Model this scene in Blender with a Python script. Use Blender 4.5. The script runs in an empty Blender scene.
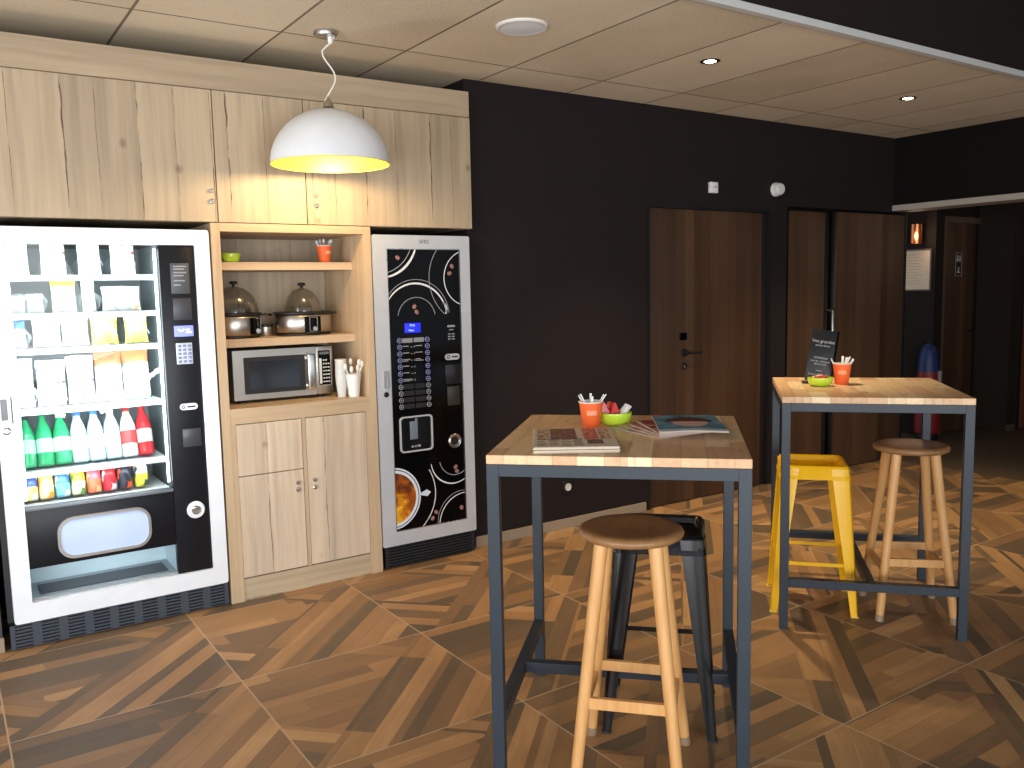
import bpy, bmesh, math, random
from math import sin, cos, pi, radians
from mathutils import Vector, Matrix
random.seed(7)
SC = bpy.context.scene
COL = SC.collection

# ------------------------------------------------------------------ camera
FOCAL_PX = 859.45
YAW, PITCH, ROLL = radians(33.916), radians(6.2305), radians(-1.196)
fw = Vector((sin(YAW)*cos(PITCH), cos(YAW)*cos(PITCH), -sin(PITCH)))
rt = Vector((cos(YAW), -sin(YAW), 0)); up = rt.cross(fw)
r2 = rt*cos(ROLL)+up*sin(ROLL); u2 = up*cos(ROLL)-rt*sin(ROLL)
cam = bpy.data.objects.new('camera', bpy.data.cameras.new('camera')); COL.objects.link(cam)
cam.matrix_world = Matrix(((r2.x, u2.x, -fw.x, 0), (r2.y, u2.y, -fw.y, 0), (r2.z, u2.z, -fw.z, 1.5), (0, 0, 0, 1)))
cam.data.sensor_fit = 'HORIZONTAL'; cam.data.sensor_width = 36
cam.data.lens = FOCAL_PX/1024*36
cam.data.clip_start = 0.05
SC.camera = cam

# ------------------------------------------------------------------ world, daylight, exposure
W = bpy.data.worlds.new('daylight'); SC.world = W; W.use_nodes = True
bg = W.node_tree.nodes['Background']
bg.inputs[0].default_value = (0.86, 0.93, 1.0, 1); bg.inputs[1].default_value = 1.0
def area_light(name, loc, target, sx, sy, power, color, parent=None):
    l = bpy.data.lights.new(name, 'AREA'); l.shape = 'RECTANGLE'; l.size = sx; l.size_y = sy
    l.energy = power; l.color = color
    o = bpy.data.objects.new(name, l); COL.objects.link(o); o.location = loc
    d = Vector(target)-Vector(loc); o.rotation_euler = d.to_track_quat('-Z', 'Z').to_euler()
    if parent: o.parent = parent
    return o
# daylight through the shop front behind the camera
area_light('shopfront_daylight', (-0.8, -2.8, 1.05), (1.0, 4.0, 3.6), 5.2, 1.9, 270, (0.93, 0.97, 1.0))
area_light('side_window_daylight', (-2.9, 0.8, 1.1), (2.4, 3.4, 2.9), 3.0, 1.8, 130, (0.93, 0.97, 1.0))
SC.view_settings.view_transform = 'Standard'; SC.view_settings.look = 'None'
SC.view_settings.exposure = 0.0; SC.view_settings.gamma = 1.0; SC.view_settings.use_curve_mapping = False
SC.cycles.use_denoising = True
SC.cycles.max_bounces = 8; SC.cycles.diffuse_bounces = 4; SC.cycles.glossy_bounces = 4
SC.cycles.transparent_max_bounces = 16; SC.cycles.transmission_bounces = 8
SC.cycles.sample_clamp_indirect = 4.0

# ------------------------------------------------------------------ materials
def lin(c):
    f = lambda v: v/12.92 if v <= 0.04045 else ((v+0.055)/1.055)**2.4
    return (f(c[0]/255), f(c[1]/255), f(c[2]/255), 1.0)
MATS = {}
class NT:
    def __init__(s, name):
        s.m = bpy.data.materials.new(name); s.m.use_nodes = True
        s.t = s.m.node_tree; s.n = s.t.nodes; s.bsdf = s.n['Principled BSDF']
    def new(s, t, **kw):
        n = s.n.new(t)
        for k, v in kw.items(): setattr(n, k, v)
        return n
    def put(s, v, sock):
        if isinstance(v, bpy.types.NodeSocket): s.t.links.new(v, sock)
        elif v is not None:
            if hasattr(sock.default_value, '__len__') and not hasattr(v, '__len__'): v = [v]*len(sock.default_value)
            sock.default_value = v
    def math(s, op, a, b=None, c=None):
        n = s.new('ShaderNodeMath', operation=op)
        s.put(a, n.inputs[0]); s.put(b, n.inputs[1]); s.put(c, n.inputs[2]); return n.outputs[0]
    def xyz(s, v=None):
        if v is None: v = s.new('ShaderNodeTexCoord').outputs['Object']
        n = s.new('ShaderNodeSeparateXYZ'); s.put(v, n.inputs[0]); return n.outputs
    def comb(s, x, y=0.0, z=0.0):
        n = s.new('ShaderNodeCombineXYZ'); s.put(x, n.inputs[0]); s.put(y, n.inputs[1]); s.put(z, n.inputs[2]); return n.outputs[0]
    def mixf(s, f, a, b):
        n = s.new('ShaderNodeMix', data_type='FLOAT'); s.put(f, n.inputs[0]); s.put(a, n.inputs[2]); s.put(b, n.inputs[3]); return n.outputs[0]
    def mixc(s, f, a, b, blend='MIX'):
        n = s.new('ShaderNodeMix', data_type='RGBA', blend_type=blend)
        s.put(f, n.inputs[0]); s.put(a, n.inputs[6]); s.put(b, n.inputs[7]); return n.outputs[2]
    def white(s, v):
        n = s.new('ShaderNodeTexWhiteNoise', noise_dimensions='3D'); s.put(v, n.inputs[0]); return n.outputs
    def noise(s, v, scale, detail=2.0, rough=0.5):
        n = s.new('ShaderNodeTexNoise'); s.put(v, n.inputs['Vector']); n.inputs['Scale'].default_value = scale
        n.inputs['Detail'].default_value = detail; n.inputs['Roughness'].default_value = rough; return n.outputs[0]
    def ramp(s, f, stops, const=False):
        n = s.new('ShaderNodeValToRGB'); cr = n.color_ramp
        if const: cr.interpolation = 'CONSTANT'
        while len(cr.elements) < len(stops): cr.elements.new(0.5)
        for e, (p, c) in zip(cr.elements, stops): e.position = p; e.color = lin(c) if len(c) == 3 else c
        s.put(f, n.inputs[0]); return n.outputs[0]
    def sramp(s, f, a, b):
        n = s.new('ShaderNodeMapRange'); n.interpolation_type = 'SMOOTHSTEP'
        s.put(f, n.inputs[0]); n.inputs[1].default_value = a; n.inputs[2].default_value = b; return n.outputs[0]
    def bump(s, h, strength=0.2, dist=0.01):
        n = s.new('ShaderNodeBump'); n.inputs['Strength'].default_value = strength; n.inputs['Distance'].default_value = dist
        s.put(h, n.inputs['Height']); s.t.links.new(n.outputs[0], s.bsdf.inputs['Normal'])
    def done(s, color=None, rough=0.5, metal=0.0, spec=0.5):
        if color is not None: s.put(color, s.bsdf.inputs['Base Color'])
        s.put(rough, s.bsdf.inputs['Roughness']); s.put(metal, s.bsdf.inputs['Metallic'])
        s.bsdf.inputs['Specular IOR Level'].default_value = spec
        return s.m

def plain(name, rgb, rough=0.5, metal=0.0, spec=0.5, var=0.04, coat=0.0):
    """painted / plastic / metal surface with a faint procedural unevenness"""
    if name in MATS: return MATS[name]
    t = NT(name); c = lin(rgb)
    n = t.noise(t.new('ShaderNodeTexCoord').outputs['Object'], 9.0, 3)
    lo = [max(0, v*(1-var*2)) for v in c[:3]]+[1]; hi = [min(1, v*(1+var*2)) for v in c[:3]]+[1]
    col = t.mixc(n, lo, hi)
    m = t.done(col, t.mixf(n, max(0.02, rough*0.9), min(1, rough*1.1)), metal, spec)
    if coat: t.bsdf.inputs['Coat Weight'].default_value = coat; t.bsdf.inputs['Coat Roughness'].default_value = 0.08
    MATS[name] = m; return m
def glow(name, rgb, strength):
    if name in MATS: return MATS[name]
    t = NT(name); t.bsdf.inputs['Base Color'].default_value = lin(rgb)
    t.bsdf.inputs['Emission Color'].default_value = lin(rgb); t.bsdf.inputs['Emission Strength'].default_value = strength
    MATS[name] = t.m; return t.m
def thin_glass(name, tint=(255, 255, 255), refl=0.06, rough=0.02):
    if name in MATS: return MATS[name]
    t = NT(name); t.n.remove(t.bsdf)
    tr = t.new('ShaderNodeBsdfTransparent'); tr.inputs[0].default_value = lin(tint)
    gl = t.new('ShaderNodeBsdfGlossy'); gl.inputs['Roughness'].default_value = rough
    lw = t.new('ShaderNodeLayerWeight'); lw.inputs[0].default_value = 0.35
    f = t.math('MULTIPLY_ADD', lw.outputs['Facing'], 0.5, refl)
    mx = t.new('ShaderNodeMixShader'); t.put(f, mx.inputs[0])
    t.t.links.new(tr.outputs[0], mx.inputs[1]); t.t.links.new(gl.outputs[0], mx.inputs[2])
    t.t.links.new(mx.outputs[0], t.n['Material Output'].inputs[0])
    MATS[name] = t.m; return t.m

def oak_boards(name, axis, base=(196, 172, 140), board=0.19, crack=0.75, cross='y', seed=0.0):
    """rustic pale oak: boards running along `axis`, cracked joints and knots"""
    t = NT(name); X, Y, Z = t.xyz()
    if axis == 'z': a, l, o = X, Z, Y
    else: a, l, o = Z, X, Y
    wob = t.noise(t.comb(seed, t.math('MULTIPLY', l, 1.0), seed), 2.2, 3)
    wob2 = t.math('MULTIPLY_ADD', wob, 0.035, -0.0175)
    aw = t.math('ADD', t.math('ADD', a, seed*0.37), wob2)
    # uneven board widths
    warp = t.math('MULTIPLY', t.noise(t.comb(t.math('MULTIPLY', a, 1.0), seed, 3.1), 3.3, 1), 0.30)
    k = t.math('DIVIDE', t.math('ADD', aw, warp), board)
    idx = t.math('FLOOR', k); fr = t.math('FRACT', k)
    rnd = t.white(t.comb(idx, seed, 1.7))
    grain = t.noise(t.comb(t.math('MULTIPLY', aw, 30.0), t.math('MULTIPLY', l, 1.1), t.math('MULTIPLY', idx, 3.7)), 1.0, 6, 0.55)
    cloud = t.noise(t.comb(t.math('MULTIPLY', aw, 7.0), t.math('MULTIPLY', l, 1.3), t.math('MULTIPLY', idx, 1.3)), 1.0, 3)
    b = base
    c1 = t.ramp(grain, [(0.25, tuple(v*0.89 for v in b)), (0.5, b), (0.75, tuple(min(255, v*1.07) for v in b))])
    shade = t.math('ADD', t.math('MULTIPLY_ADD', rnd[0], 0.26, 0.70), t.math('MULTIPLY', cloud, 0.34))
    c2 = t.mixc(1.0, c1, t.comb(shade, t.math('MULTIPLY', shade, 0.985), t.math('MULTIPLY', shade, 0.965)), 'MULTIPLY')
    edge = t.math('MINIMUM', fr, t.math('SUBTRACT', 1.0, fr))
    patch = t.noise(t.comb(t.math('MULTIPLY', idx, 5.3), t.math('MULTIPLY', l, 3.4), seed), 1.0, 4, 0.7)
    wid = t.math('MULTIPLY', t.math('MULTIPLY_ADD', patch, 0.060, -0.012), 1.0)
    line = t.math('SUBTRACT', 1.0, t.sramp(t.math('DIVIDE', edge, t.math('MAXIMUM', wid, 0.004)), 0.25, 1.0))
    strength = t.math('MULTIPLY', line, t.math('MULTIPLY', t.sramp(patch, 0.40, 0.60), crack))
    c3 = t.mixc(strength, c2, lin((74, 56, 42)))
    # knots
    vor = t.new('ShaderNodeTexVoronoi'); vor.inputs['Scale'].default_value = 1.0
    t.put(t.comb(t.math('MULTIPLY', a, 4.2), t.math('MULTIPLY', l, 3.4), seed), vor.inputs['Vector'])
    kn = t.math('SUBTRACT', 1.0, t.sramp(t.math('ADD', vor.outputs['Distance'], t.math('MULTIPLY', grain, 0.10)), 0.07, 0.15))
    c4 = t.mixc(t.math('MULTIPLY', kn, 0.55), c3, lin((112, 84, 62)))
    m = t.done(c4, 0.55, 0, 0.35); t.bump(t.math('SUBTRACT', grain, strength), 0.12, 0.004)
    return m
def smooth_wood(name, stops, along='z', scale=30.0, rough=0.45, stretch=1.4, spec=0.4):
    t = NT(name); X, Y, Z = t.xyz(); m_ = t.math
    ax = {'x': X, 'y': Y, 'z': Z}
    v = [m_('MULTIPLY', ax[k], stretch if k == along else scale) for k in 'xyz']
    g = t.noise(t.comb(*v), 1.0, 5, 0.6)
    v2 = [m_('MULTIPLY', ax[k], stretch*0.4 if k == along else scale*0.22) for k in 'xyz']
    g2 = t.noise(t.comb(*v2), 1.0, 2)
    c = t.ramp(m_('MULTIPLY_ADD', g, 0.65, m_('MULTIPLY', g2, 0.35)), stops)
    return t.done(c, rough, 0, spec)
def dark_door_wood(name, seed=0.0):
    t = NT(name); X, Y, Z = t.xyz()
    k = t.math('DIVIDE', t.math('ADD', X, seed), 0.085); idx = t.math('FLOOR', k)
    rnd = t.white(t.comb(idx, seed, 2.2))[0]
    g = t.noise(t.comb(t.math('MULTIPLY', X, 55.0), t.math('MULTIPLY', Z, 1.1), seed), 1.0, 5, 0.6)
    c = t.ramp(t.math('MULTIPLY_ADD', rnd, 0.45, t.math('MULTIPLY', g, 0.55)),
               [(0.2, (57, 39, 27)), (0.5, (74, 51, 35)), (0.8, (90, 64, 45))])
    return t.done(c, 0.5, 0, 0.35)

def floor_material():
    t = NT('patterned_wood_look_tile'); X, Y, Z = t.xyz(); M = t.math
    P = 0.79
    a = M('DIVIDE', M('SUBTRACT', X, 0.90), P); b = M('DIVIDE', M('SUBTRACT', Y, 1.70), P)
    iu, iv = M('FLOOR', a), M('FLOOR', b); u, v = M('FRACT', a), M('FRACT', b)
    tr = t.new('ShaderNodeSeparateColor'); t.t.links.new(t.white(t.comb(iu, iv, 4.4))[1], tr.inputs[0])
    r1, r2_, r3 = tr.outputs
    df = M('SUBTRACT', u, v); sm = M('ADD', u, v)
    centre = M('MULTIPLY_ADD', M('SUBTRACT', r1, 0.5), 0.30, 0.16)
    inband = M('LESS_THAN', M('ABSOLUTE', M('SUBTRACT', df, centre)), M('MULTIPLY_ADD', r2_, 0.05, 0.17))
    left = M('LESS_THAN', df, centre)
    c_sw = M('LESS_THAN', sm, M('MULTIPLY_ADD', r2_, 0.35, 0.30))
    c_ne = M('GREATER_THAN', sm, M('MULTIPLY_ADD', r3, 0.30, 1.28))
    corner = M('MAXIMUM', M('MULTIPLY', c_sw, left), M('MULTIPLY', c_ne, left))
    right45 = M('MULTIPLY', M('SUBTRACT', 1.0, left), M('GREATER_THAN', r3, 0.62))
    S = 0.7071
    tt = t.mixf(corner, v, M('MULTIPLY', sm, S)); al = t.mixf(corner, u, M('MULTIPLY', df, S))
    diag = M('MAXIMUM', inband, right45)
    tt = t.mixf(diag, tt, M('MULTIPLY', df, S)); al = t.mixf(diag, al, M('MULTIPLY', sm, S))
    reg = M('ADD', M('MULTIPLY', inband, 5.0), M('ADD', M('MULTIPLY', corner, 11.0), M('MULTIPLY', left, 23.0)))
    key = M('ADD', M('MULTIPLY', iu, 7.13), M('ADD', M('MULTIPLY', iv, 3.71), reg))
    warp = M('MULTIPLY', t.noise(t.comb(M('MULTIPLY', tt, 8.0), key, 0.5), 1.0, 2), 1.5)
    k = M('ADD', M('DIVIDE', tt, 0.098), warp); idx = M('FLOOR', k)
    pr = t.white(t.comb(idx, key, 9.1))
    la = M('FLOOR', M('MULTIPLY_ADD', al, t.mixf(diag, 0.8, 0.0), M('MULTIPLY', pr[0], 5.0)))
    rnd = t.white(t.comb(idx, key, la))[0]
    grain = t.noise(t.comb(M('MULTIPLY', tt, 70.0), M('MULTIPLY', al, 4.0), M('MULTIPLY', rnd, 30.0)), 1.0, 5, 0.65)
    blot = t.noise(t.comb(M('MULTIPLY', tt, 9.0), M('MULTIPLY', al, 3.0), key), 1.0, 3)
    f = M('ADD', M('MULTIPLY', rnd, 0.56), M('ADD', M('MULTIPLY', grain, 0.24), M('MULTIPLY', blot, 0.20)))
    c = t.ramp(f, [(0.12, (88, 76, 63)), (0.32, (110, 90, 70)), (0.45, (136, 104, 74)), (0.58, (152, 114, 77)), (0.72, (174, 131, 88)), (0.86, (202, 160, 112))])
    fk = M('FRACT', k); pe = M('MINIMUM', fk, M('SUBTRACT', 1.0, fk))
    c = t.mixc(M('MULTIPLY', M('SUBTRACT', 1.0, t.sramp(pe, 0.01, 0.05)), 0.18), c, lin((60, 44, 34)))
    eu = M('MINIMUM', u, M('SUBTRACT', 1.0, u)); ev = M('MINIMUM', v, M('SUBTRACT', 1.0, v))
    g = M('LESS_THAN', M('MINIMUM', eu, ev), 0.0036)
    c = t.mixc(M('MULTIPLY', g, 0.85), c, lin((196, 168, 138)))
    m = t.done(c, M('MULTIPLY_ADD', grain, 0.18, 0.36), 0, 0.35)
    return m
def ceiling_material():
    t = NT('wood_wool_ceiling_tile'); X, Y, Z = t.xyz(); M = t.math
    co = t.new('ShaderNodeTexCoord').outputs['Object']
    fib = t.noise(co, 95.0, 4, 0.7); bl = t.noise(co, 2.5, 3)
    u = M('FRACT', M('DIVIDE', M('SUBTRACT', X, 2.655), 0.625)); eu = M('MINIMUM', u, M('SUBTRACT', 1.0, u))
    v = M('FRACT', M('DIVIDE', M('SUBTRACT', Y, 3.885), 1.25)); ev = M('MINIMUM', v, M('SUBTRACT', 1.0, v))
    iu = M('FLOOR', M('DIVIDE', M('SUBTRACT', X, 2.655), 0.625))
    rn = t.white(t.comb(iu, M('FLOOR', M('DIVIDE', M('SUBTRACT', Y, 3.885), 1.25)), 1.0))[0]
    f = M('ADD', M('MULTIPLY', fib, 0.55), M('ADD', M('MULTIPLY', bl, 0.25), M('MULTIPLY', rn, 0.2)))
    c = t.ramp(f, [(0.22, (184, 168, 140)), (0.5, (219, 204, 178)), (0.78, (236, 223, 198))])
    d = M('MINIMUM', M('MULTIPLY', eu, 0.625), M('MULTIPLY', ev, 1.25))
    g = M('SUBTRACT', 1.0, t.sramp(d, 0.004, 0.008))
    c = t.mixc(M('MULTIPLY', g, 0.75), c, lin((70, 60, 50)))
    m = t.done(c, 0.9, 0, 0.1); t.bump(M('SUBTRACT', fib, M('MULTIPLY', g, 2.0)), 0.35, 0.006); return m
def butcher_block(name, seed):
    """table top glued up from reclaimed staves running front to back"""
    t = NT(name); X, Y, Z = t.xyz(); M = t.math
    k = M('ADD', M('DIVIDE', X, 0.072), M('MULTIPLY', t.noise(t.comb(M('MULTIPLY', X, 5.0), seed, 0), 1.0, 1), 1.0)); idx = M('FLOOR', k); fk = M('FRACT', k)
    r = t.white(t.comb(idx, seed, 3.0)); la = M('FLOOR', M('MULTIPLY_ADD', Y, 3.1, M('MULTIPLY', r[0], 7.0)))
    rn = t.white(t.comb(idx, la, seed))[0]
    g = t.noise(t.comb(M('MULTIPLY', X, 60.0), M('MULTIPLY', Y, 3.5), M('MULTIPLY', Z, 60.0)), 1.0, 5, 0.65)
    st = t.noise(t.comb(M('MULTIPLY', X, 14.0), M('MULTIPLY', Y, 6.0), seed), 1.0, 4, 0.7)
    f = M('ADD', M('MULTIPLY', rn, 0.46), M('MULTIPLY', g, 0.54))
    c = t.ramp(f, [(0.12, (190, 142, 104)), (0.35, (216, 172, 130)), (0.6, (234, 198, 154)), (0.88, (250, 228, 186))])
    c = t.mixc(M('MULTIPLY', t.sramp(st, 0.57, 0.72), 0.6), c, lin((120, 72, 50)))
    e = M('MINIMUM', fk, M('SUBTRACT', 1.0, fk))
    c = t.mixc(M('MULTIPLY', M('SUBTRACT', 1.0, t.sramp(e, 0.0, 0.045)), 0.28), c, lin((110, 74, 48)))
    return t.done(c, 0.42, 0, 0.4)

# ------------------------------------------------------------------ mesh builder
class MB:
    def __init__(s): s.bm = bmesh.new(); s.mi = 0
    def _tag(s, n0):
        s.bm.faces.ensure_lookup_table()
        for f in s.bm.faces[n0:]: f.material_index = s.mi
    def box(s, x0, x1, y0, y1, z0, z1, bev=0.0, M=None):
        n0 = len(s.bm.faces)
        v = [s.bm.verts.new(p) for p in ((x0,y0,z0),(x1,y0,z0),(x1,y1,z0),(x0,y1,z0),(x0,y0,z1),(x1,y0,z1),(x1,y1,z1),(x0,y1,z1))]
        fs = [s.bm.faces.new([v[i] for i in q]) for q in ((0,3,2,1),(4,5,6,7),(0,1,5,4),(1,2,6,5),(2,3,7,6),(3,0,4,7))]
        if M is not None: bmesh.ops.transform(s.bm, matrix=M, verts=v)
        if bev > 0:
            for f in fs: f.material_index = s.mi
            es = list({e for f in fs for e in f.edges})
            r = bmesh.ops.bevel(s.bm, geom=es, offset=bev, segments=2, affect='EDGES', profile=0.5)
            for f in r['faces']: f.material_index = s.mi
        else: s._tag(n0)
        return s
    def loft(s, rings, cap0=True, cap1=True, closed=True):
        n0 = len(s.bm.faces)
        R = [[s.bm.verts.new(p) for p in ring] for ring in rings]; n = len(R[0])
        for a, b in zip(R, R[1:]):
            for i in range(n if closed else n-1):
                j = (i+1) % n
                s.bm.faces.new((a[i], a[j], b[j], b[i]))
        if cap0: s.bm.faces.new(R[0][::-1])
        if cap1: s.bm.faces.new(R[-1])
        s._tag(n0); return s
    def lathe(s, prof, c=(0, 0, 0), seg=32, M=None, cap0=True, cap1=True):
        """prof: (radius, z) pairs"""
        rings = []
        for r, z in prof:
            ring = [Vector((c[0]+r*cos(2*pi*i/seg), c[1]+r*sin(2*pi*i/seg), c[2]+z)) for i in range(seg)]
            if M is not None: ring = [M @ p for p in ring]
            rings.append(ring)
        return s.loft(rings, cap0, cap1)
    def tube(s, pts, r, seg=10, closed=False, r1=None):
        pts = [Vector(p) for p in pts]; n = len(pts); rings = []; prev = None
        for i, p in enumerate(pts):
            if closed: d = pts[(i+1) % n]-pts[i-1]
            else: d = pts[min(i+1, n-1)]-pts[max(i-1, 0)]
            d.normalize()
            if prev is None:
                a = Vector((0, 0, 1)) if abs(d.z) < 0.9 else Vector((1, 0, 0)); nrm = d.cross(a).normalized()
            else: nrm = (prev-d*prev.dot(d)).normalized()
            prev = nrm; b = d.cross(nrm)
            rr = r if r1 is None else r+(r1-r)*i/(n-1)
            rings.append([p+(nrm*cos(2*pi*k/seg)+b*sin(2*pi*k/seg))*rr for k in range(seg)])
        if closed: rings.append(rings[0]); return s.loft(rings, False, False)
        return s.loft(rings)
    def bar(s, p0, p1, w, h, upv=(0, 0, 1)):
        """straight bar of rectangular section: w sideways, h along upv"""
        p0, p1 = Vector(p0), Vector(p1); d = (p1-p0).normalized(); u = Vector(upv)
        sd = d.cross(u).normalized(); u = sd.cross(d)
        q = [sd*w/2+u*h/2, -sd*w/2+u*h/2, -sd*w/2-u*h/2, sd*w/2-u*h/2]
        return s.loft([[p0+k for k in q], [p1+k for k in q]])
    def prism(s, outline, y0, y1, M=None):
        """outline in xz, extruded from y0 to y1"""
        a = [Vector((x, y0, z)) for x, z in outline]; b = [Vector((x, y1, z)) for x, z in outline]
        if M is not None: a = [M @ p for p in a]; b = [M @ p for p in b]
        return s.loft([a, b])
    def ring_xz(s, outer, inner, y0, y1):
        """flat frame between two outlines of equal length, extruded in y"""
        n0 = len(s.bm.faces); n = len(outer)
        mk = lambda o, y: [s.bm.verts.new((x, y, z)) for x, z in o]
        A, B, Cc, D = mk(outer, y0), mk(inner, y0), mk(outer, y1), mk(inner, y1)
        for i in range(n):
            j = (i+1) % n
            for q in ((A[i], A[j], B[j], B[i]), (Cc[j], Cc[i], D[i], D[j]), (A[j], A[i], Cc[i], Cc[j]), (B[i], B[j], D[j], D[i])): s.bm.faces.new(q)
        s._tag(n0); return s
    def build(s, name, mat, parent=None, smooth=35, loc=None):
        bmesh.ops.recalc_face_normals(s.bm, faces=s.bm.faces[:])
        me = bpy.data.meshes.new(name); s.bm.to_mesh(me); s.bm.free()
        for m in (mat if isinstance(mat, (list, tuple)) else [mat]): me.materials.append(m)
        if smooth:
            me.polygons.foreach_set('use_smooth', [True]*len(me.polygons)); me.set_sharp_from_angle(angle=radians(smooth))
        o = bpy.data.objects.new(name, me); COL.objects.link(o)
        if parent is not None: o.parent = parent
        if loc is not None: o.location = loc
        return o
def rrect(x0, x1, z0, z1, r, n=6):
    out = []
    for cx, cz, a0 in ((x1-r, z1-r, 0), (x0+r, z1-r, 90), (x0+r, z0+r, 180), (x1-r, z0+r, 270)):
        for i in range(n+1):
            a = radians(a0+90*i/n); out.append((cx+r*cos(a), cz+r*sin(a)))
    return out
def circle(cx, cz, r, n=32): return [(cx+r*cos(2*pi*i/n), cz+r*sin(2*pi*i/n)) for i in range(n)]
def thing(name, label, cat, loc=(0, 0, 0), rz=0.0, group=None, kind=None):
    o = bpy.data.objects.new(name, None); COL.objects.link(o); o.empty_display_size = 0.05
    o.location = loc; o.rotation_euler = (0, 0, rz)
    return tag(o, label, cat, group, kind)
def tag(o, label, cat=None, group=None, kind=None):
    o['label'] = label
    if cat: o['category'] = cat
    if group: o['group'] = group
    if kind: o['kind'] = kind
    return o
def struct(o, label, cat): return tag(o, label, cat, None, 'structure')
def text(name, body, size, mat, parent, loc, rot=(pi/2, 0, 0), extr=0.0004, align='CENTER'):
    cu = bpy.data.curves.new(name, 'FONT'); cu.body = body; cu.size = size; cu.align_x = align; cu.align_y = 'CENTER'; cu.extrude = extr
    tmp = bpy.data.objects.new(name+'_tmp', cu); COL.objects.link(tmp)
    dg = bpy.context.evaluated_depsgraph_get(); me = bpy.data.meshes.new_from_object(tmp.evaluated_get(dg))
    bpy.data.objects.remove(tmp); me.name = name; me.materials.clear(); me.materials.append(mat)
    o = bpy.data.objects.new(name, me); COL.objects.link(o); o.parent = parent; o.location = loc; o.rotation_euler = rot
    return o
# ------------------------------------------------------------------ shared materials
M_DARK = plain('dark_brown_wall_paint', (33, 27, 27), 0.75, spec=0.2)
M_BLACKCEIL = plain('black_brown_ceiling_paint', (38, 31, 28), 0.85, spec=0.15)
M_WHITE_TRIM = plain('white_metal_trim', (205, 203, 198), 0.5)
M_BASE = plain('pale_baseboard_tile', (150, 132, 112), 0.6)
M_DOOR = dark_door_wood('dark_walnut_door', 0.0)
M_DOOR_B = dark_door_wood('dark_walnut_door_leaf', 3.3)
M_BLACK = plain('matt_black', (18, 18, 20), 0.5)
M_BLACK_GLOSS = plain('gloss_black', (5, 5, 7), 0.10, spec=0.12)
M_CHROME = plain('brushed_steel', (196, 192, 188), 0.28, metal=1.0)
M_STEEL_D = plain('dark_steel', (60, 58, 56), 0.35, metal=1.0)
M_WHITE = plain('white_plastic', (232, 230, 226), 0.45)
M_OAK_V = oak_boards('rustic_oak_vertical', 'z', (178, 159, 133), 0.17, 0.95, seed=0.0)
M_OAK_H = oak_boards('rustic_oak_horizontal', 'x', (176, 157, 131), 0.30, 0.55, seed=2.0)
M_OAK_D = oak_boards('rustic_oak_door', 'z', (208, 188, 164), 0.26, 0.75, seed=5.0)
M_OAK_BACK = oak_boards('rustic_oak_back', 'z', (176, 160, 138), 0.2, 0.8, seed=9.0)
M_FRAME_Z = smooth_wood('planed_oak_upright', [(0.3, (176, 148, 116)), (0.5, (195, 168, 135)), (0.72, (208, 183, 151))], 'z')
M_FRAME_X = smooth_wood('planed_oak_rail', [(0.3, (176, 148, 116)), (0.5, (195, 168, 135)), (0.72, (208, 183, 151))], 'x')
M_BEECH = smooth_wood('beech_stool_wood', [(0.28, (192, 136, 78)), (0.5, (212, 158, 98)), (0.75, (226, 176, 118))], 'z', 45.0, 0.4)
M_BEECH_SEAT_SHADED = smooth_wood('beech_seat_shaded', [(0.28, (132, 95, 60)), (0.5, (150, 109, 70)), (0.75, (166, 124, 83))], 'y', 40.0, 0.30)  # stool beech darkened: the dark reflection on the seat is put into its colour
M_TABLE_STEEL = plain('slate_blue_table_steel', (41, 49, 58), 0.42, spec=0.4)
M_FLOOR = floor_material()
H = 2.673

# ------------------------------------------------------------------ room shell
def slab(name, x0, x1, y0, y1, z0, z1, mat, label, cat, bev=0):
    return struct(MB().box(x0, x1, y0, y1, z0, z1, bev).build(name, mat, None, 0), label, cat)
slab('floor', -3.0, 6.69, -3.0, 5.06, -0.06, 0.0, M_FLOOR, 'brown wood-look tile floor with pale grout lines', 'floor')
M_CORR_FLOOR = plain('grey_beige_corridor_floor', (96, 82, 68), 0.6, spec=0.2)
slab('floor_corridor', 6.69, 11.0, 1.5, 6.2, -0.06, 0.0, M_CORR_FLOOR, 'plain grey beige floor of the dim corridor', 'floor')
slab('ceiling', -3.0, 6.93, 2.60, 5.06, H, H+0.06, ceiling_material(), 'beige wood-wool tile ceiling above the machines', 'ceiling')
slab('ceiling_black', -3.0, 6.93, -3.0, 2.585, 3.20, 3.26, M_BLACKCEIL, 'black ceiling of the higher room part', 'ceiling')
slab('wall_fascia', -3.0, 6.93, 2.585, 2.60, H+0.005, 3.26, M_BLACKCEIL, 'dark fascia above the edge of the tile ceiling', 'wall')
slab('trim_1', -3.0, 6.68, 2.575, 2.612, H-0.012, H+0.02, M_WHITE_TRIM, 'thin white metal edge strip of the tile ceiling', 'trim')
# dark wall with the doors (openings are real gaps)
wb = MB()
wb.box(2.555, 3.93, 4.22, 5.05, 0, H).box(3.93, 5.16, 4.22, 5.05, 2.045, H).box(5.16, 5.33, 4.22, 5.05, 0, H)
wb.box(5.33, 6.89, 4.22, 5.05, 2.075, H).box(3.93, 5.16, 4.30, 5.05, 0, 2.045).box(5.33, 6.89, 4.32, 5.05, 0, 2.075)
struct(wb.build('wall_back', M_DARK, None, 0), 'dark brown painted wall with the wooden doors', 'wall')
slab('wall_niche', -3.0, 2.555, 4.98, 5.06, 0, H, M_DARK, 'dark wall behind the vending machines and oak unit', 'wall')
slab('wall_left', -0.9, 0.150, 4.18, 4.98, 0, 1.842, plain('charcoal_pillar_paint', (62, 62, 68), 0.7), 'charcoal wall pier left of the snack machine', 'wall')
slab('wall_right', 6.68, 6.93, -3.0, 4.22, 2.13, 3.26, plain('dark_bulkhead_paint', (22, 19, 18), 0.85, spec=0.1), 'dark bulkhead wall above the corridor opening', 'wall')
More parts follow.
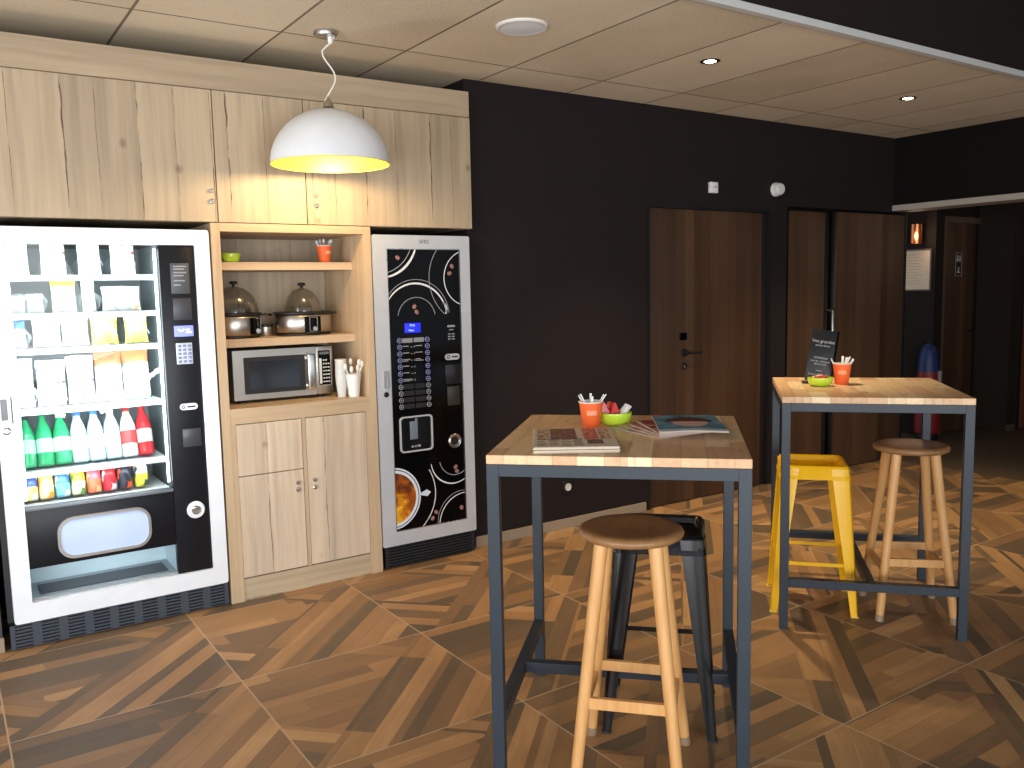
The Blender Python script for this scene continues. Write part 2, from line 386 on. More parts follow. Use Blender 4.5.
slab('trim_2', 6.665, 6.93, 1.3, 4.22, 2.085, 2.13, plain('grey_beam_edge', (168, 158, 146), 0.6), 'pale grey edge along the bottom of the bulkhead', 'trim')
slab('ceiling_corridor', 6.93, 11.0, 1.5, 6.2, 2.36, 2.42, M_BLACKCEIL, 'dark corridor ceiling', 'ceiling')
M_CORR = plain('dark_corridor_paint', (36, 30, 27), 0.8, spec=0.15)
slab('wall_corridor_notice', 7.96, 8.10, 4.58, 6.2, 0, 2.36, M_CORR, 'dark corridor wall carrying the notice and copper lamp', 'wall')
slab('wall_corridor_door', 8.10, 8.80, 4.62, 4.78, 0, 2.36, M_CORR, 'dark corridor wall around the toilet door', 'wall')
slab('wall_corridor_corner', 8.80, 11.0, 4.28, 4.78, 0, 2.36, plain('brown_corridor_paint', (44, 35, 30), 0.8, spec=0.15), 'brown wall at the right end of the corridor', 'wall')
slab('wall_corridor_end', 6.89, 7.96, 6.1, 6.2, 0, 2.36, M_DARK, 'dark end wall of the side passage', 'wall')
slab('wall_corridor_side', 10.9, 11.0, 1.5, 4.28, 0, 2.36, M_CORR, 'far side wall of the corridor', 'wall')
slab('wall_corridor_light_block', 6.93, 11.0, 1.4, 1.5, 0, 2.36, M_CORR, 'unseen closing wall added to keep the corridor dark', 'wall')  # out-of-view closing plane, added to stop world light leaking in
slab('wall_side', 6.72, 6.93, -3.0, 1.4, 0, 2.13, M_DARK, 'dark wall right of the camera', 'wall')
# baseboards
slab('baseboard_back', 2.555, 3.90, 4.207, 4.22, 0, 0.062, M_BASE, 'pale baseboard along the dark wall', 'baseboard', 0.002)
slab('baseboard_left', -0.9, 0.155, 4.168, 4.18, 0, 0.065, M_BASE, 'pale baseboard under the charcoal wall pier', 'baseboard', 0.002)
slab('baseboard_right', 8.80, 8.95, 4.268, 4.28, 0, 0.06, plain('brown_baseboard', (84, 70, 58), 0.6), 'pale baseboard at the end of the corridor', 'baseboard', 0.002)

# ------------------------------------------------------------------ doors
d1 = struct(thing('door_1', '', 'door', (3.95, 4.22, 0)), 'wide dark walnut door with black lever handle', 'door')
b = MB().box(-0.022, 0.0, 0.0, 0.08, 0, 2.045).box(1.188, 1.21, 0.0, 0.08, 0, 2.045).box(0, 1.188, 0, 0.08, 2.022, 2.045)
b.build('door_frame', M_BLACK, d1, 0)
MB().box(0.003, 1.12, 0.018, 0.062, 0.008, 2.02, 0.002).build('door_leaf', M_DOOR, d1)
MB().box(1.124, 1.186, 0.028, 0.066, 0.0, 2.02, 0.002).build('side_panel', plain('near_black_panel', (30, 22, 20), 0.5), d1)
h = MB().lathe([(0.027, 0), (0.027, 0.008), (0.012, 0.010), (0.010, 0.05)], seg=24, M=Matrix.Translation((0.332, 0.018, 1.047)) @ Matrix.Rotation(pi/2, 4, 'X'))
h.tube([(0.332, -0.032, 1.047), (0.345, -0.036, 1.047), (0.39, -0.036, 1.045), (0.45, -0.034, 1.047)], 0.0085, 10)
h.build('door_handle', M_BLACK, d1)
MB().box(0.288, 0.352, 0.008, 0.018, 1.135, 1.185, 0.004).build('card_lock', M_BLACK_GLOSS, d1)
k = MB().lathe([(0.024, 0), (0.024, 0.006), (0.016, 0.009)], seg=24, M=Matrix.Translation((0.332, 0.018, 0.955)) @ Matrix.Rotation(pi/2, 4, 'X')).build('lock_rosette', M_BLACK, d1)
MB().box(0.326, 0.338, 0.005, 0.010, 0.944, 0.962, 0.002).build('key_cylinder', M_CHROME, d1)
d2 = struct(thing('door_2', '', 'door', (5.35, 4.22, 0)), 'narrow dark walnut leaf with a long steel pull bar', 'door')
MB().box(-0.02, 0.0, 0.0, 0.10, 0, 2.075).box(0, 0.56, 0, 0.1, 2.052, 2.075).build('door_frame', M_STEEL_D, d2, 0)
MB().box(0.004, 0.475, 0.03, 0.075, 0.008, 2.05, 0.002).build('door_leaf', M_DOOR_B, d2)
MB().box(0.478, 0.552, 0.05, 0.09, 0.004, 2.05, 0.002).build('leaf_rebate', M_BLACK, d2)
p = MB().tube([(0.500, 0.05, 1.29), (0.500, 0.02, 1.29), (0.50, -0.02, 1.29), (0.498, -0.035, 1.284), (0.494, -0.04, 1.27), (0.494, -0.04, 0.95), (0.494, -0.04, 0.66), (0.498, -0.035, 0.645), (0.50, -0.02, 0.64), (0.50, 0.05, 0.64)], 0.011, 12)
p.build('pull_bar', M_CHROME, d2)
d3 = struct(thing('door_3', '', 'door', (5.935, 4.22, 0)), 'broad dark walnut leaf right of the steel pull bar', 'door')
MB().box(-0.012, 0.0, 0.0, 0.06, 0.004, 2.055, 0.002).build('edge_strip', plain('door_edge_metal', (120, 112, 104), 0.35, metal=1.0), d3)
MB().box(0.003, 0.93, 0.006, 0.05, 0.008, 2.055, 0.002).build('door_leaf', M_DOOR_B, d3)
MB().box(0.933, 0.955, 0.0, 0.09, 0, 2.075).build('door_frame', M_BLACK, d3, 0)
d4 = struct(thing('door_4', '', 'door', (8.115, 4.62, 0)), 'dim brown corridor door with a toilet sign', 'door')
MB().box(0.0, 0.05, -0.03, 0.0, 0, 2.12).box(0.05, 0.675, -0.03, 0, 2.06, 2.12).build('door_frame', plain('brown_door_casing', (84, 66, 54), 0.6), d4, 0)
MB().box(0.05, 0.60, -0.016, 0.0, 0.008, 2.06, 0.002).build('door_leaf', M_DOOR, d4)
MB().tube([(0.55, -0.02, 1.0), (0.55, -0.055, 1.0), (0.50, -0.06, 1.0), (0.45, -0.06, 1.0)], 0.008, 8).build('door_handle', M_BLACK, d4)
d5 = struct(thing('door_5', '', 'door', (8.95, 4.28, 0)), 'reddish brown door at the right end of the corridor', 'door')
MB().box(0.0, 0.06, -0.02, 0.0, 0, 2.10).box(0.06, 1.0, -0.02, 0, 2.05, 2.10).box(0.94, 1.0, -0.02, 0, 0, 2.05).build('door_frame', M_CORR, d5, 0)
MB().box(0.06, 0.94, -0.012, 0.0, 0.008, 2.05, 0.002).build('door_leaf', smooth_wood('reddish_door_wood', [(0.3, (92, 52, 36)), (0.7, (124, 74, 50))], 'z'), d5)

# ------------------------------------------------------------------ things on walls and ceiling
o = tag(MB().box(-0.037, 0.037, -0.026, 0.0, -0.037, 0.037, 0.004).build('wall_sensor', M_WHITE, None, 35, (4.53, 4.22, 2.172)),
        'small square white device on the dark wall above the walnut door', 'sensor')
MB().box(0.004, 0.016, -0.028, -0.026, 0.002, 0.010, 0.0005).build('indicator', M_BLACK, o)
MB().box(-0.03, 0.03, -0.0265, -0.0255, -0.004, -0.002).build('seam_line', plain('grey_seam', (150, 150, 150), 0.6), o)
t_ = thing('smoke_detector', 'round white detector on the dark wall right of the square white device', 'detector', (5.19, 4.22, 2.19))
Mx = Matrix.Rotation(pi/2, 4, 'X')
MB().lathe([(0.050, 0), (0.050, 0.020), (0.046, 0.026)], seg=36, M=Mx).build('mounting_base', M_WHITE, t_)
MB().lathe([(0.046, 0.027), (0.044, 0.050), (0.036, 0.060), (0.0, 0.062)], seg=36, M=Mx, cap1=False).build('detector_head', plain('off_white_plastic', (214, 214, 210), 0.5), t_)
t_ = thing('wall_socket', 'small black wall socket with a pale round insert low on the dark wall', 'socket', (3.24, 4.22, 0.262))
MB().box(-0.041, 0.041, -0.010, 0.0, -0.041, 0.041, 0.004).build('cover_plate', M_BLACK, t_)
MB().lathe([(0.024, 0.010), (0.024, 0.013), (0.020, 0.0135), (0.018, 0.0105), (0.0, 0.0105)], seg=28, M=Mx, cap1=False).build('socket_insert', plain('pale_socket', (206, 204, 198), 0.4), t_)
t_ = thing('ceiling_speaker', 'flat round white speaker set in the tile ceiling right of the dome lamp', 'speaker', (2.294, 3.272, H))
MB().lathe([(0.118, 0), (0.118, -0.006), (0.110, -0.011), (0.104, -0.010)], seg=48).build('rim', M_WHITE, t_)
MB().lathe([(0.104, -0.009), (0.07, -0.012), (0.0, -0.013)], seg=48, cap1=False).build('grille', plain('speaker_grille', (228, 232, 234), 0.7), t_)
for i, (x, y, lb) in enumerate(((3.493, 3.27, 'small recessed ceiling spotlight between the speaker and the far spotlight'),
                                (5.308, 3.272, 'small recessed ceiling spotlight farthest right, near the corridor bulkhead'))):
    t_ = thing('ceiling_spotlight', lb, 'spotlight', (x, y, H), 0, 'recessed ceiling spotlights')
    MB().lathe([(0.052, -0.0005), (0.052, -0.004), (0.043, -0.006), (0.031, -0.003), (0.033, -0.0006)], seg=32, cap0=False, cap1=False).build('trim_ring', M_STEEL_D, t_)
    MB().lathe([(0.030, -0.003), (0.018, -0.007), (0.0, -0.009)], seg=28, cap1=False).build('lamp_lens', glow('spot_lens_glow', (255, 236, 205), 30), t_)
    l = bpy.data.lights.new('spot_beam', 'SPOT'); l.energy = 150; l.color = (1.0, 0.80, 0.50); l.spot_size = radians(88); l.spot_blend = 0.8; l.shadow_soft_size = 0.035
    lo = bpy.data.objects.new('spot_beam', l); COL.objects.link(lo); lo.parent = t_; lo.location = (0, 0, -0.02)

# pendant lamp
t_ = thing('pendant_lamp', 'large white dome pendant with a golden inside hanging before the oak cupboards', 'lamp', (1.57, 3.78, 2.085))
zc = H-2.085
MB().lathe([(0.052, zc), (0.054, zc-0.012), (0.050, zc-0.022), (0.0, zc-0.024)], seg=36, cap1=False).build('ceiling_rose', M_CHROME, t_)
MB().lathe([(0.012, zc-0.024), (0.011, zc-0.05), (0.004, zc-0.056)], (0.018, -0.01, 0), seg=14).build('cord_grip', M_WHITE, t_)
cord = []
for i in range(41):
    f = i/40; a = sin(f*2.3*pi)*0.046*(1-f*0.55)*min(1, f*5)
    cord.append((0.030*(1-f)**2*1.2 - a*0.85, -0.012*(1-f)+a*0.55, zc-0.022-(zc-0.022-0.272)*f))
MB().tube(cord, 0.0038, 8).build('cord', plain('braided_white_cord', (226, 220, 206), 0.8), t_)
R = 0.268
def dome(R, h, z0, n=18): return [(R*cos(pi/2*i/n) if i < n else 0.02, z0+h*sin(pi/2*i/n)) for i in range(n+1)]
MB().lathe(dome(R, 0.248, 0.0), seg=64, cap0=False, cap1=True).build('shade', plain('white_lacquer', (225, 226, 228), 0.35), t_, 60)
MB().lathe(dome(R-0.004, 0.242, 0.0), seg=64, cap0=False, cap1=True).build('shade_lining', plain('gold_yellow_lining', (250, 214, 60), 0.4), t_, 60)
MB().lathe([(R+0.0008, 0.004), (R+0.0014, 0.0), (R-0.0045, 0.0), (R-0.0042, 0.004)], seg=64, cap0=False, cap1=False).build('shade_rim', plain('gold_rim', (240, 214, 90), 0.35), t_)
MB().lathe([(0.026, 0.255), (0.022, 0.272), (0.010, 0.290), (0.006, 0.302)], seg=20).build('shade_cap', M_CHROME, t_)
MB().lathe([(0.020, 0.250), (0.020, 0.175)], seg=18).build('lamp_holder', M_BLACK, t_)
MB().lathe([(0.014, 0.176), (0.028, 0.145), (0.036, 0.115), (0.030, 0.088), (0.0, 0.078)], seg=24, cap1=False).build('bulb', glow('warm_bulb', (255, 214, 140), 14), t_, 60)
l = bpy.data.lights.new('pendant_glow', 'POINT'); l.energy = 19; l.color = (1.0, 0.77, 0.46); l.shadow_soft_size = 0.05
lo = bpy.data.objects.new('pendant_glow', l); COL.objects.link(lo); lo.parent = t_; lo.location = (0, 0, 0.045)

# corridor things
t_ = thing('wall_lamp', 'small copper tube lamp on the dark corridor wall above the notice', 'lamp', (7.96, 4.735, 1.955))
MB().lathe([(0.058, -0.09), (0.058, 0.09), (0.054, 0.09), (0.054, -0.09)], (-0.075, 0, 0), seg=32, cap0=False, cap1=False).build('copper_tube', plain('copper', (222, 138, 92), 0.3, metal=1.0), t_)
MB().box(-0.02, 0.0, -0.02, 0.02, -0.05, 0.05, 0.003).build('wall_plate', M_STEEL_D, t_)
MB().lathe([(0.03, -0.05), (0.03, 0.05), (0.0, 0.052)], (-0.075, 0, 0), seg=20, cap1=False).build('lamp_insert', glow('copper_lamp_glow', (255, 190, 130), 2.5), t_)
l = bpy.data.lights.new('copper_lamp_light', 'POINT'); l.energy = 1.8; l.color = (1.0, 0.68, 0.42); l.shadow_soft_size = 0.04
lo = bpy.data.objects.new('copper_lamp_light', l); COL.objects.link(lo); lo.parent = t_; lo.location = (-0.16, -0.05, -0.02)
l = bpy.data.lights.new('corridor_fill_light', 'POINT'); l.energy = 7; l.color = (1.0, 0.76, 0.52); l.shadow_soft_size = 0.08  # added fill with no fixture, out of view, lifts the dim corridor
lo = bpy.data.objects.new('corridor_fill_light', l); COL.objects.link(lo); lo.location = (9.4, 2.9, 2.25)
t_ = thing('notice_board', 'framed beige paper notice on the dark corridor wall under the copper lamp', 'notice', (7.96, 4.765, 1.612))
MB().ring_xz(rrect(-0.152, 0.152, -0.20, 0.20, 0.004, 1), rrect(-0.138, 0.138, -0.186, 0.186, 0.003, 1), -0.014, 0.0).build('notice_frame', plain('brown_notice_frame', (96, 82, 70), 0.5), t_)
MB().box(-0.139, 0.139, -0.008, -0.001, -0.187, 0.187).build('paper_sheet', plain('beige_paper', (214, 196, 172), 0.8), t_, 0)
for i in range(9): pass
b = MB()
for i in range(11):
    b.box(-0.115, 0.02+0.09*random.random(), -0.0088, -0.0081, 0.145-i*0.028, 0.149-i*0.028)
b.build('faint_text_lines', plain('pale_grey_print', (168, 152, 134), 0.8), t_, 0)
t_.rotation_euler = (0, 0, -pi/2)
t_ = thing('toilet_sign', 'small dark sign with pale figures on the brown corridor door', 'sign', (8.40, 4.603, 1.66))
MB().box(-0.058, 0.058, -0.006, 0.0, -0.115, 0.115, 0.001).build('sign_plate', plain('dark_sign_plate', (44, 38, 36), 0.4), t_)
b = MB().ring_xz(rrect(-0.056, 0.056, -0.113, 0.113, 0.003, 1), rrect(-0.052, 0.052, -0.109, 0.109, 0.003, 1), -0.0075, -0.006)
for x in (-0.028, 0.0, 0.028):
    b.prism(circle(x, 0.078, 0.009, 14), -0.008, -0.006)
    b.prism([(x-0.011, 0.028), (x+0.011, 0.028), (x+0.008, 0.066), (x-0.008, 0.066)], -0.008, -0.006)
b.prism(circle(0, -0.035, 0.010, 14), -0.008, -0.006).prism([(-0.022, -0.085), (0.022, -0.085), (0.012, -0.048), (-0.012, -0.048)], -0.008, -0.006)
b.build('figure_symbols', plain('pale_sign_figures', (170, 164, 156), 0.6), t_, 30)
t_ = thing('fire_extinguisher', 'red cylinder with a blue top standing in the dark corridor', 'extinguisher', (7.835, 4.545, 0))
MB().lathe([(0.10, 0.0), (0.10, 0.055)], seg=32).build('base_stand', M_BLACK, t_)
MB().lathe([(0.098, 0.056), (0.112, 0.066), (0.118, 0.12), (0.108, 0.46), (0.095, 0.65)], seg=32).build('red_body', plain('dark_red_paint', (122, 22, 28), 0.5), t_)
MB().lathe([(0.095, 0.651), (0.090, 0.74), (0.076, 0.84), (0.05, 0.90), (0.0, 0.925)], seg=32, cap1=False).build('blue_top', plain('blue_cover', (30, 46, 96), 0.5), t_, 60)
MB().box(0.030, 0.060, -0.108, -0.088, 0.52, 0.66, 0.002, Matrix.Rotation(radians(-18), 4, 'Z')).build('white_tag', plain('grey_tag', (150, 146, 140), 0.6), t_)
# ------------------------------------------------------------------ oak joinery
def wbuild(mb, name, mat, parent, smooth=35):
    """mesh drawn in room coordinates, hung under a thing that is not rotated"""
    bmesh.ops.translate(mb.bm, verts=mb.bm.verts[:], vec=-Vector(parent.location))
    return mb.build(name, mat, parent, smooth)
YF = 4.15
def cam_lock(parent, x, z0, z1, y):
    for z, r in ((z1, 0.0105), (z0, 0.012)):
        M = Matrix.Translation((x, y, z)) @ Mx
        wbuild(MB().lathe([(r, 0), (r, 0.008), (r*0.8, 0.011), (r*0.45, 0.0112), (r*0.45, 0.009), (0, 0.009)], seg=20, M=M, cap1=False), 'lock_knob', M_CHROME, parent)
def overhead(x0, x1, label, lock=None):
    t = thing('overhead_cupboard', label, 'cupboard', ((x0+x1)/2, YF, 1.845), 0, 'oak cupboards above the machines')
    wbuild(MB().box(x0, x1, YF+0.022, 4.975, 1.845, 2.446), 'carcass', M_OAK_H, t, 0)
    d = wbuild(MB().box(x0+0.0015, x1-0.0015, YF, YF+0.020, 1.846, 2.446, 0.0012), 'door', M_OAK_V, t, 0)
    if lock: cam_lock(t, lock, 1.940, 1.988, YF)
    return t
overhead(-0.55, 1.152, 'wide rustic oak cupboard above the snack machine', 1.127)
overhead(1.154, 1.588, 'narrow rustic oak cupboard behind the white dome lamp')
overhead(1.590, 2.546, 'rustic oak cupboard above the coffee machine', 1.638)
struct(MB().box(-0.9, 2.536, YF-0.012, 4.4, 2.448, 2.584, 0.002).build('trim_3', M_OAK_H, None, 0), 'long horizontal oak board above the cupboards', 'trim')

u = thing('kitchen_unit', 'tall oak kitchen unit with open shelves, drawer and doors between the two machines', 'cupboard', (1.52, 4.45, 0))
b = MB().box(1.157, 1.1795, YF+0.001, 4.18, 0.0, 0.8825).box(1.8585, 1.883, YF+0.001, 4.18, 0.0, 0.8825).box(1.115, 1.157, YF, 4.97, 0.0, 1.842, 0.0015).box(1.883, 1.925, YF, 4.97, 0.0, 1.842, 0.0015)
wbuild(b, 'side_panel', M_FRAME_Z, u, 0)
wbuild(MB().box(1.157, 1.883, YF, 4.72, 1.803, 1.842, 0.0015), 'top_rail', M_FRAME_X, u, 0)
wbuild(MB().box(1.157, 1.883, 4.70, 4.72, 0.12, 1.803), 'back_panel', M_OAK_BACK, u, 0)
for z0, z1 in ((1.626, 1.666), (1.244, 1.285)):
    wbuild(MB().box(1.1575, 1.8825, 4.305, 4.70, z0, z1, 0.0015), 'shelf', M_FRAME_X, u, 0)
wbuild(MB().box(1.157, 1.883, YF+0.001, 4.70, 0.882, 0.957, 0.0015), 'worktop_rail', M_FRAME_X, u, 0)
wbuild(MB().box(1.509, 1.527, YF+0.001, 4.18, 0.115, 0.882), 'centre_post', M_FRAME_Z, u, 0)
wbuild(MB().box(1.180, 1.858, YF+0.006, 4.18, 0.0, 0.112, 0.001), 'plinth', M_OAK_H, u, 0)
wbuild(MB().box(1.157, 1.883, 4.185, 4.70, 0.02, 0.882), 'carcass', M_BLACK, u, 0)
wbuild(MB().box(1.1810, 1.5065, YF+0.002, 4.18, 0.6255, 0.8785, 0.0012), 'drawer', M_OAK_D, u, 0)
d = wbuild(MB().box(1.1810, 1.5065, YF+0.002, 4.18, 0.118, 0.6215, 0.0012), 'door', M_OAK_D, u, 0)
cam_lock(u, 1.474, 0.520, 0.556, YF+0.002)
d = wbuild(MB().box(1.5295, 1.8570, YF+0.002, 4.18, 0.118, 0.8785, 0.0012), 'door', M_OAK_D, u, 0)
cam_lock(u, 1.563, 0.520, 0.558, YF+0.002)

# ------------------------------------------------------------------ things in the open shelves
def lathe_cup(t, name, r0, r1, h, mat, wall=0.0015, seg=36, lip=True):
    pr = [(r0*0.97, 0.0), (r0, 0.002), (r1, h)]
    if lip: pr += [(r1+0.002, h), (r1+0.002, h+0.003), (r1-0.001, h+0.003)]
    pr += [(r1-wall, h-0.002), (r0-wall, 0.005), (0.0, 0.005)]
    return MB().lathe(pr, seg=seg, cap1=False).build(name, mat, t)
def bowl(name, label, loc, r, h, col, group):
    t = thing(name, label, 'bowl', loc, 0, group)
    pr = []
    for i in range(11):
        a = i/10; pr.append((r*(0.50+0.50*sin(a*pi/2)**0.8), h*(1-cos(a*pi/2))))
    inn = [(max(0.0, x-0.003), z+0.003) for x, z in pr[::-1]]
    m = plain('lime_bowl_plastic', col, 0.3, coat=0.3)
    MB().lathe([(r*0.42, 0.0)]+pr+[(r-0.0005, h+0.002)]+inn+[(0.0, 0.004)], seg=40, cap1=False).build('bowl_shell', m, t, 50)
    return t
LIME = (200, 232, 62); ORANGE = (252, 108, 48)
M_ORANGE = plain('orange_paper_cup', ORANGE, 0.5); M_CUP_IN = plain('white_paper', (240, 236, 228), 0.7)
def orange_cup(label, loc, r0, r1, h, rz=0.0):
    t = thing('paper_cup', label, 'cup', loc, rz, 'orange paper cups')
    MB().lathe([(r0*0.97, 0.0), (r0, 0.002), (r1, h), (r1-0.0012, h), (r1*0.93, h*0.80)], seg=40, cap1=False).build('cup_wall', M_ORANGE, t)
    MB().lathe([(r1-0.0014, h-0.001), (r0-0.002, 0.006), (0, 0.006)], seg=40, cap0=False, cap1=False).build('cup_lining', M_CUP_IN, t)
    MB().tube([((r1)*cos(2*pi*i/40), (r1)*sin(2*pi*i/40), h) for i in range(40)], 0.0019, 8, True).build('cup_rim', M_CUP_IN, t, 60)
    for sd in (0, pi):   # rows of pale vertical letter strokes, one on each side of the cup
        b = MB()
        for i, (hh, w) in enumerate(((0.15, .0018), (0.20, .0022), (0.17, .0018), (0.20, .0022), (0.17, .0018), (0.20, .002), (0.16, .0018))):
            a = sd-pi/2+(i-3)*0.145; z0, z1 = h*0.50, h*(0.50+hh)
            rr = lambda z: r0+(r1-r0)*z/h+0.0004
            q = []
            for z in (z0, z1):
                q.append([Vector((rr(z)*cos(a+s*w/r1), rr(z)*sin(a+s*w/r1), z)) for s in (-1, 1)]+[Vector(((rr(z)-0.002)*cos(a+s*w/r1), (rr(z)-0.002)*sin(a+s*w/r1), z)) for s in (1, -1)])
            b.loft(q)
        b.build('printed_strokes', plain('pale_orange_print', (250, 190, 150), 0.6), t)
    return t
def sticks(cup_loc, r0, r1, h, specs, name, label, cat, group, mat, kind='stick'):
    for k, (ang, r, tilt, L) in enumerate(specs):
        o = tag(MB().build(name, mat), label(k), cat, group) if False else None
        base = Vector((cos(ang)*r0*0.55*-1, sin(ang)*r0*0.55*-1, 0.0085))
        top = Vector((cos(ang)*r, sin(ang)*r, h))
        d = (top-base).normalized(); end = d*L
        mb = MB()
        if kind == 'stick': mb.bar((0, 0, 0), end, 0.0055, 0.0022, (sin(ang+1.0), cos(ang), 0.3)).bar(end-d*0.012, end, 0.0075, 0.0026, (sin(ang+1.0), cos(ang), 0.3))
        else: mb.tube([(0, 0, 0), end*0.5, end], 0.0032, 8)
        o = mb.build(name, mat, None, 35, Vector(cup_loc)+base)
        tag(o, label(k), cat, group)
ZS1, ZS2, ZCT = 1.666, 1.285, 0.957
bowl('small_bowl', 'lime green bowl alone on the top open shelf of the oak unit', (1.262, 4.36, ZS1), 0.048, 0.042, LIME, 'lime green bowls')
orange_cup('orange paper cup on the top open shelf of the oak unit', (1.757, 4.37, ZS1), 0.028, 0.040, 0.088, 0.3)
for k, (a, L) in enumerate(((0.4, 0.112), (1.7, 0.118), (2.9, 0.110), (4.3, 0.116), (5.5, 0.114))):
    d = Vector((cos(a)*0.040, sin(a)*0.040, 0.088)).normalized()
    mb = MB().bar((0, 0, 0), d*L, 0.004, 0.0018, (sin(a), -cos(a), 0.2))
    mb.lathe([(0.0, -0.012), (0.006, -0.008), (0.007, 0.0), (0.005, 0.008), (0.0, 0.011)], seg=12, M=Matrix.Translation(d*L), cap0=False, cap1=False)
    tag(mb.build('spoon', plain('clear_grey_plastic', (206, 210, 210), 0.25), None, 50, (1.757-cos(a)*0.008, 4.37-sin(a)*0.008, ZS1+0.0075)),
        'clear plastic spoon standing in the orange cup on the top shelf', 'spoon', 'spoons in the cup on the top shelf')

M_BRUSH = plain('brushed_steel_body', (186, 180, 172), 0.32, metal=1.0)
M_DOME = thin_glass('clear_glass_dome', (236, 236, 232), 0.05, 0.03)
def cooker(label, loc, rx, ry, h, dome_rx, dome_h, panel_x):
    t = thing('egg_cooker', label, 'cooker', loc, 0, 'glass domed cookers on the middle shelf')
    S = Matrix.Diagonal((1.0, ry/rx, 1.0, 1.0))
    MB().lathe([(rx*0.93, 0.0), (rx*0.97, 0.004), (rx*0.97, 0.010), (rx*0.93, 0.012)], seg=48, M=S).build('base_ring', M_BLACK, t)
    MB().lathe([(rx*0.93, 0.012), (rx, 0.022), (rx, h-0.022), (rx*0.97, h-0.016)], seg=48, M=S).build('steel_body', M_BRUSH, t, 50)
    MB().lathe([(rx*0.97, h-0.016), (rx*1.05, h-0.008), (rx*1.06, h), (rx*1.0, h+0.004), (dome_rx*1.0, h+0.003)], seg=48, M=S).build('black_rim', M_BLACK, t)
    for s in (-1, 1):
        MB().box(s*rx*1.02-(0.026 if s < 0 else 0), s*rx*1.02+(0.026 if s > 0 else 0), -0.035, 0.035, h-0.014, h-0.002, 0.004).build('handle', M_BLACK, t)
    S2 = Matrix.Diagonal((1.0, min(1.0, ry/dome_rx*0.92), 1.0, 1.0))
    dz = h+0.003
    MB().lathe([(dome_rx*cos(pi/2*i/14) if i < 14 else 0.006, dz+dome_h*sin(pi/2*i/14)) for i in range(15)], seg=48, M=S2, cap0=False).build('glass_dome', M_DOME, t, 60)
    MB().lathe([(0.007, dz+dome_h-0.002), (0.008, dz+dome_h+0.010), (0.020, dz+dome_h+0.014), (0.022, dz+dome_h+0.022), (0.014, dz+dome_h+0.028), (0.0, dz+dome_h+0.028)], seg=24, cap1=False).build('knob', M_BLACK, t)
    x0, x1 = panel_x
    n = 8; rows = []
    for z in (0.018, h-0.022):
        front = []; back = []
        for i in range(n+1):
            x = x0+(x1-x0)*i/n; y = -ry*math.sqrt(max(0, 1-(x/(rx))**2))
            front.append(Vector((x, y-0.004, z))); back.append(Vector((x, y+0.006, z)))
        rows.append(front+back[::-1])
    pnl = MB().loft(rows).build('control_panel', M_BLACK_GLOSS, t)
    xm = (x0+x1)/2; ym = -ry*math.sqrt(1-(xm/rx)**2)-0.004
    MB().lathe([(0.013, 0), (0.011, 0.012), (0, 0.012)], seg=20, M=Matrix.Translation((xm+0.006, ym+0.002, 0.036)) @ Mx, cap1=False).build('dial', M_CHROME, pnl)
    MB().ring_xz(rrect(xm-0.020, xm+0.024, 0.022, h-0.026, 0.003, 2), rrect(xm-0.018, xm+0.022, 0.024, h-0.028, 0.002, 2), ym-0.0008, ym+0.006).build('panel_outline', plain('panel_print', (150, 150, 146), 0.5), pnl)
    return t
cooker('steel cooker with glass dome at the left end of the middle shelf', (1.298, 4.47, ZS2), 0.128, 0.115, 0.125, 0.122, 0.135, (0.045, 0.112))
cooker('steel cooker with glass dome in the middle shelf right of the small steel tin', (1.660, 4.47, ZS2), 0.152, 0.118, 0.122, 0.097, 0.125, (-0.035, 0.055))
t = thing('steel_tin', 'small steel tin with a black lid between the two domed cookers', 'tin', (1.463, 4.50, ZS2))
MB().lathe([(0.036, 0), (0.038, 0.004), (0.038, 0.048), (0.036, 0.05)], seg=32).build('tin_body', M_BRUSH, t)
MB().lathe([(0.039, 0.050), (0.039, 0.062), (0.034, 0.066), (0, 0.066)], seg=32, cap1=False).build('tin_lid', M_BLACK, t)

mw = thing('microwave', 'stainless microwave oven on the oak worktop between the two machines', 'microwave', (1.497, 4.345, ZCT), radians(-1.0))
b = MB().box(-0.262, 0.262, 0.004, 0.33, 0.016, 0.268, 0.003); b.build('casing', plain('microwave_casing', (150, 146, 140), 0.4, metal=0.9), mw)
b = MB().ring_xz(rrect(-0.262, 0.170, 0.016, 0.268, 0.004, 2), rrect(-0.208, 0.112, 0.045, 0.232, 0.004, 2), -0.012, 0.004)
dr = b.build('door', M_BRUSH, mw)
MB().ring_xz(rrect(-0.208, 0.112, 0.045, 0.232, 0.004, 2), rrect(-0.180, 0.085, 0.066, 0.210, 0.006, 2), -0.009, 0.003).build('door_bezel', M_BLACK, dr)
MB().box(-0.182, 0.087, -0.006, 0.002, 0.064, 0.212).build('door_window', plain('smoked_window', (32, 38, 48), 0.12, spec=0.6), dr, 0)
hd = MB().box(0.118, 0.131, -0.045, -0.012, 0.06, 0.075, 0.002).box(0.118, 0.131, -0.045, -0.012, 0.205, 0.220, 0.002).box(0.112, 0.154, -0.058, -0.044, 0.045, 0.236, 0.006)
hd.build('door_handle', plain('bright_steel', (226, 226, 224), 0.25, metal=1.0), dr)
cp = MB().box(0.172, 0.262, -0.012, 0.004, 0.016, 0.268, 0.002).build('control_side', M_BRUSH, mw)
kp = MB().box(0.180, 0.252, -0.0145, -0.012, 0.062, 0.250, 0.001).build('keypad', M_BLACK_GLOSS, cp)
b = MB().ring_xz(rrect(0.1805, 0.2515, 0.0625, 0.2495, 0.002, 2), rrect(0.1822, 0.2498, 0.0642, 0.2478, 0.002, 2), -0.0155, -0.014)
for r in range(7):
    for c in range(3):
        if (r, c) != (6, 2): b.box(0.208+c*0.0135, 0.217+c*0.0135, -0.0155, -0.014, 0.078+r*0.019, 0.085+r*0.019)
